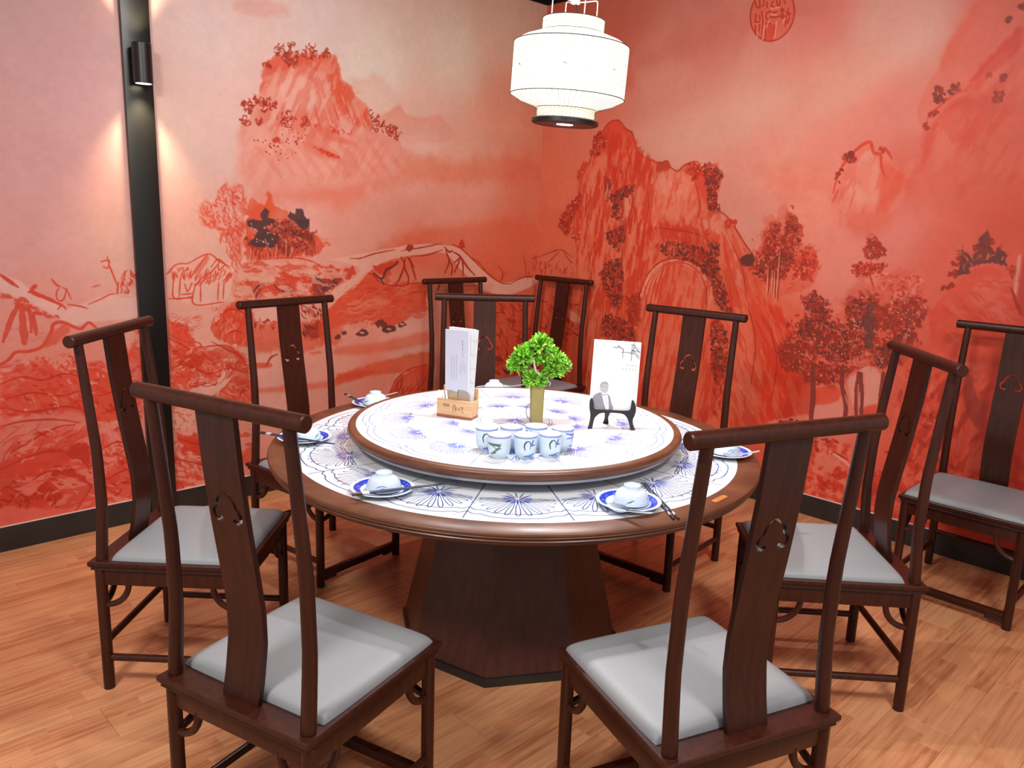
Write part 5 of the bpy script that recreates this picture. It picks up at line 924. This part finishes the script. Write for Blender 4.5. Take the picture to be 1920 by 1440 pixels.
S('116,452 134,454', 3, (170, 160, 164), .8); Wh('20,620 24,540 36,500 90,470 120,490 150,480 176,500 196,560 206,620', (136, 132, 142), .95, 3); Wh('100,476 120,500 150,486 164,520 176,620 150,620', (244, 244, 248), .95, 2); S('140,500 150,540 160,610', 7, (150, 150, 160), .8); S('100,478 130,540 146,620', 3, (150, 146, 158), .8)
m_card = print_mat('display card print', cv.image('display_card_print'), 0.4, 0.4)
CW, CHh = .178, .262; o = obj('display_card', box(-CW / 2, CW / 2, -.0015, .0015, 0, CHh, .0004, 1), m_card); card_uv(o, CW, CHh)
tag(o, 'white display card with a printed roof sketch and suited man, standing on the easel', 'card'); Re = Matrix.Rotation(ea, 3, 'Z')
o.location = Vector((em[0], em[1] + .01, SZ + .0725)) + Re @ Vector((.002, .0165, 0)); o.rotation_euler = (-.13, .035, ea)
# fix: the card leans back against the easel's arms
o.location += Re @ Vector((0, .0005, 0))
# ---------------------------------------------------------------- pendant lantern
LX, LY = .1575, 2.97
m_shade = mat('lit lantern fabric', (250, 246, 232), 0.8, emit=(255, 250, 236), estr=0.95); m_neck = mat('lit cream neck fabric', (246, 236, 208), 0.8, emit=(255, 240, 205), estr=0.75)
m_wire = mat('dark lantern wire', (52, 48, 44), 0.5); m_net = mat('fine lantern netting', (96, 84, 62), 0.6); m_white = mat('white hanger wire', (226, 226, 235), 0.35)
m_rimred = mat('red brown lantern base', (104, 40, 26), 0.45); m_bulb = mat('lit downlight lens', (255, 255, 255), 0.4, emit=(255, 255, 250), estr=14)
ln = thing('pendant_lantern', 'lit white drum-shaped pendant lantern with a black base ring over the table', 'lantern', (LX, LY, 1.946)); ln.rotation_euler = (math.radians(1.0), math.radians(2.6), 0)
Rb, Rn = .203, .1085
zD, zn0, zn1, zb0, zb1, zt0, zt1 = .0, .022, .054, .095, .268, .312, .352
obj('drum', lathe([(Rb - .003, zb0), (Rb, zb0), (Rb, zb1), (Rb - .003, zb1)], 72, True), m_shade, ln)
obj('shoulder', lathe([(Rb, zb1 + .0005), (Rb - .03, zb1 + .018), (Rn + .005, zt0 - .004), (Rn + .002, zt0 - .004), (Rb - .032, zb1 + .015), (Rb - .004, zb1 + .0005)], 72, True), m_shade, ln)
obj('lower_cone', lathe([(Rb, zb0 - .0005), (Rb - .035, zb0 - .020), (Rn + .002, zn1 + .002), (Rn - .002, zn1 + .002), (Rb - .04, zb0 - .017), (Rb - .005, zb0 - .0005)], 72, True), m_shade, ln)
obj('upper_neck', lathe([(Rn, zt0 - .003), (Rn, zt1), (Rn - .002, zt1), (Rn - .002, zt0 - .003)], 64, True), m_shade, ln)
obj('lower_neck', lathe([(Rn - .004, zn0), (Rn - .004, zn1), (Rn - .006, zn1), (Rn - .006, zn0)], 64, True), m_neck, ln)
def ringpts(r, zz, n=72): return [(r * math.cos(2 * PI * i / n), r * math.sin(2 * PI * i / n), zz) for i in range(n + 1)]
for r, zz, t in ((Rb + .001, zb0, .0016), (Rb + .001, zb1, .0016), (Rn + .001, zn1, .0014), (Rn + .001, zt0 - .002, .0012), (Rn + .001, zt1, .0014)): obj('hoop', tube(ringpts(r, zz), t, 6, False), m_wire, ln)
def net(prof, n, name, t=.0006, zig=False):
    bm = bmesh.new()
    for i in range(n):
        a = 2 * PI * i / n
        pts = [((r + .0012) * math.cos(a + (PI / n * (k % 2) if zig else 0)), (r + .0012) * math.sin(a + (PI / n * (k % 2) if zig else 0)), zz) for k, (r, zz) in enumerate(prof)]
        add(bm, tube(pts, t, 4, False))
    o = obj(name, bm, m_net, ln, smooth=False); o['kind'] = 'stuff'
net([(Rn - .004, zn0), (Rn - .004, zn0 + .014), (Rn - .004, zn0 + .021), (Rn - .004, zn1)], 46, 'netting', .0007, True)
net([(Rn, zt0), (Rn, zt0 + .02), (Rn, zt1)], 46, 'netting', .0006); net([(Rb, zb0), (Rb - .035, zb0 - .020), (Rn + .002, zn1 + .002)], 60, 'netting', .0006); net([(Rb, zb0), (Rb, zb1)], 60, 'netting', .0005)
for a in (-150, -98, -46, 20, 80, 150): o = obj('tie', tube([(Rb + .0015, -.004, 0), (Rb + .003, 0, .002), (Rb + .0015, .006, -.002)], .0012, 6), m_wire, ln); o.location = (0, 0, .178); o.rotation_euler = (0, 0, math.radians(a))
obj('base_ring', lathe([(.030, .0205), (Rn + .006, .0205), (Rn + .012, .016), (Rn + .012, .005), (Rn + .006, .001), (Rn - .004, .0002), (Rn - .006, .0035), (.040, .0035), (.034, .004), (.030, .0045)], 72, True), m_blk, ln, ang=40)
obj('base_plate', lathe([(.0405, .0030), (Rn - .0065, .0030), (Rn - .0065, .0012), (.0405, .0012)], 64, True), m_rimred, ln)
obj('lens', lathe([(0, .006), (.0295, .006), (.0295, .0025), (0, .0015)], 40), m_bulb, ln)
for a in (20, 110, 200, 290):
    a = math.radians(a); c, s_ = math.cos(a), math.sin(a); r = .085
    obj('hanger', tube([(r * c, r * s_, zt1 - .01), (r * c, r * s_, zt1 + .060), (r * .92 * c, r * .92 * s_, zt1 + .074), (r * .5 * c, r * .5 * s_, zt1 + .066), (.010 * c, .010 * s_, zt1 + .060)], .0022, 8, k=4), m_white, ln)
obj('spider', lathe([(.004, zt1 + .052), (.016, zt1 + .054), (.016, zt1 + .066), (.004, zt1 + .068)], 20, True), m_white, ln)
ctop = HC - 1.946 - .002
obj('cord', tube([(0, 0, .30), (.004, 0, zt1 + .03), (0, .002, zt1 + .1), (0, 0, .7), (0, 0, ctop - .02)], .0032, 8, k=4), m_blk, ln)
cn = obj('canopy', lathe([(0, ctop - .028), (.045, ctop - .026), (.05, ctop - .004), (0, ctop - .002)], 32), m_blk, ln)
spot('lantern_downlight', (LX, LY, 1.934), (LX - .02, LY, 0), 62, 124, 0.9, 0.028, (1, 0.985, 0.97))
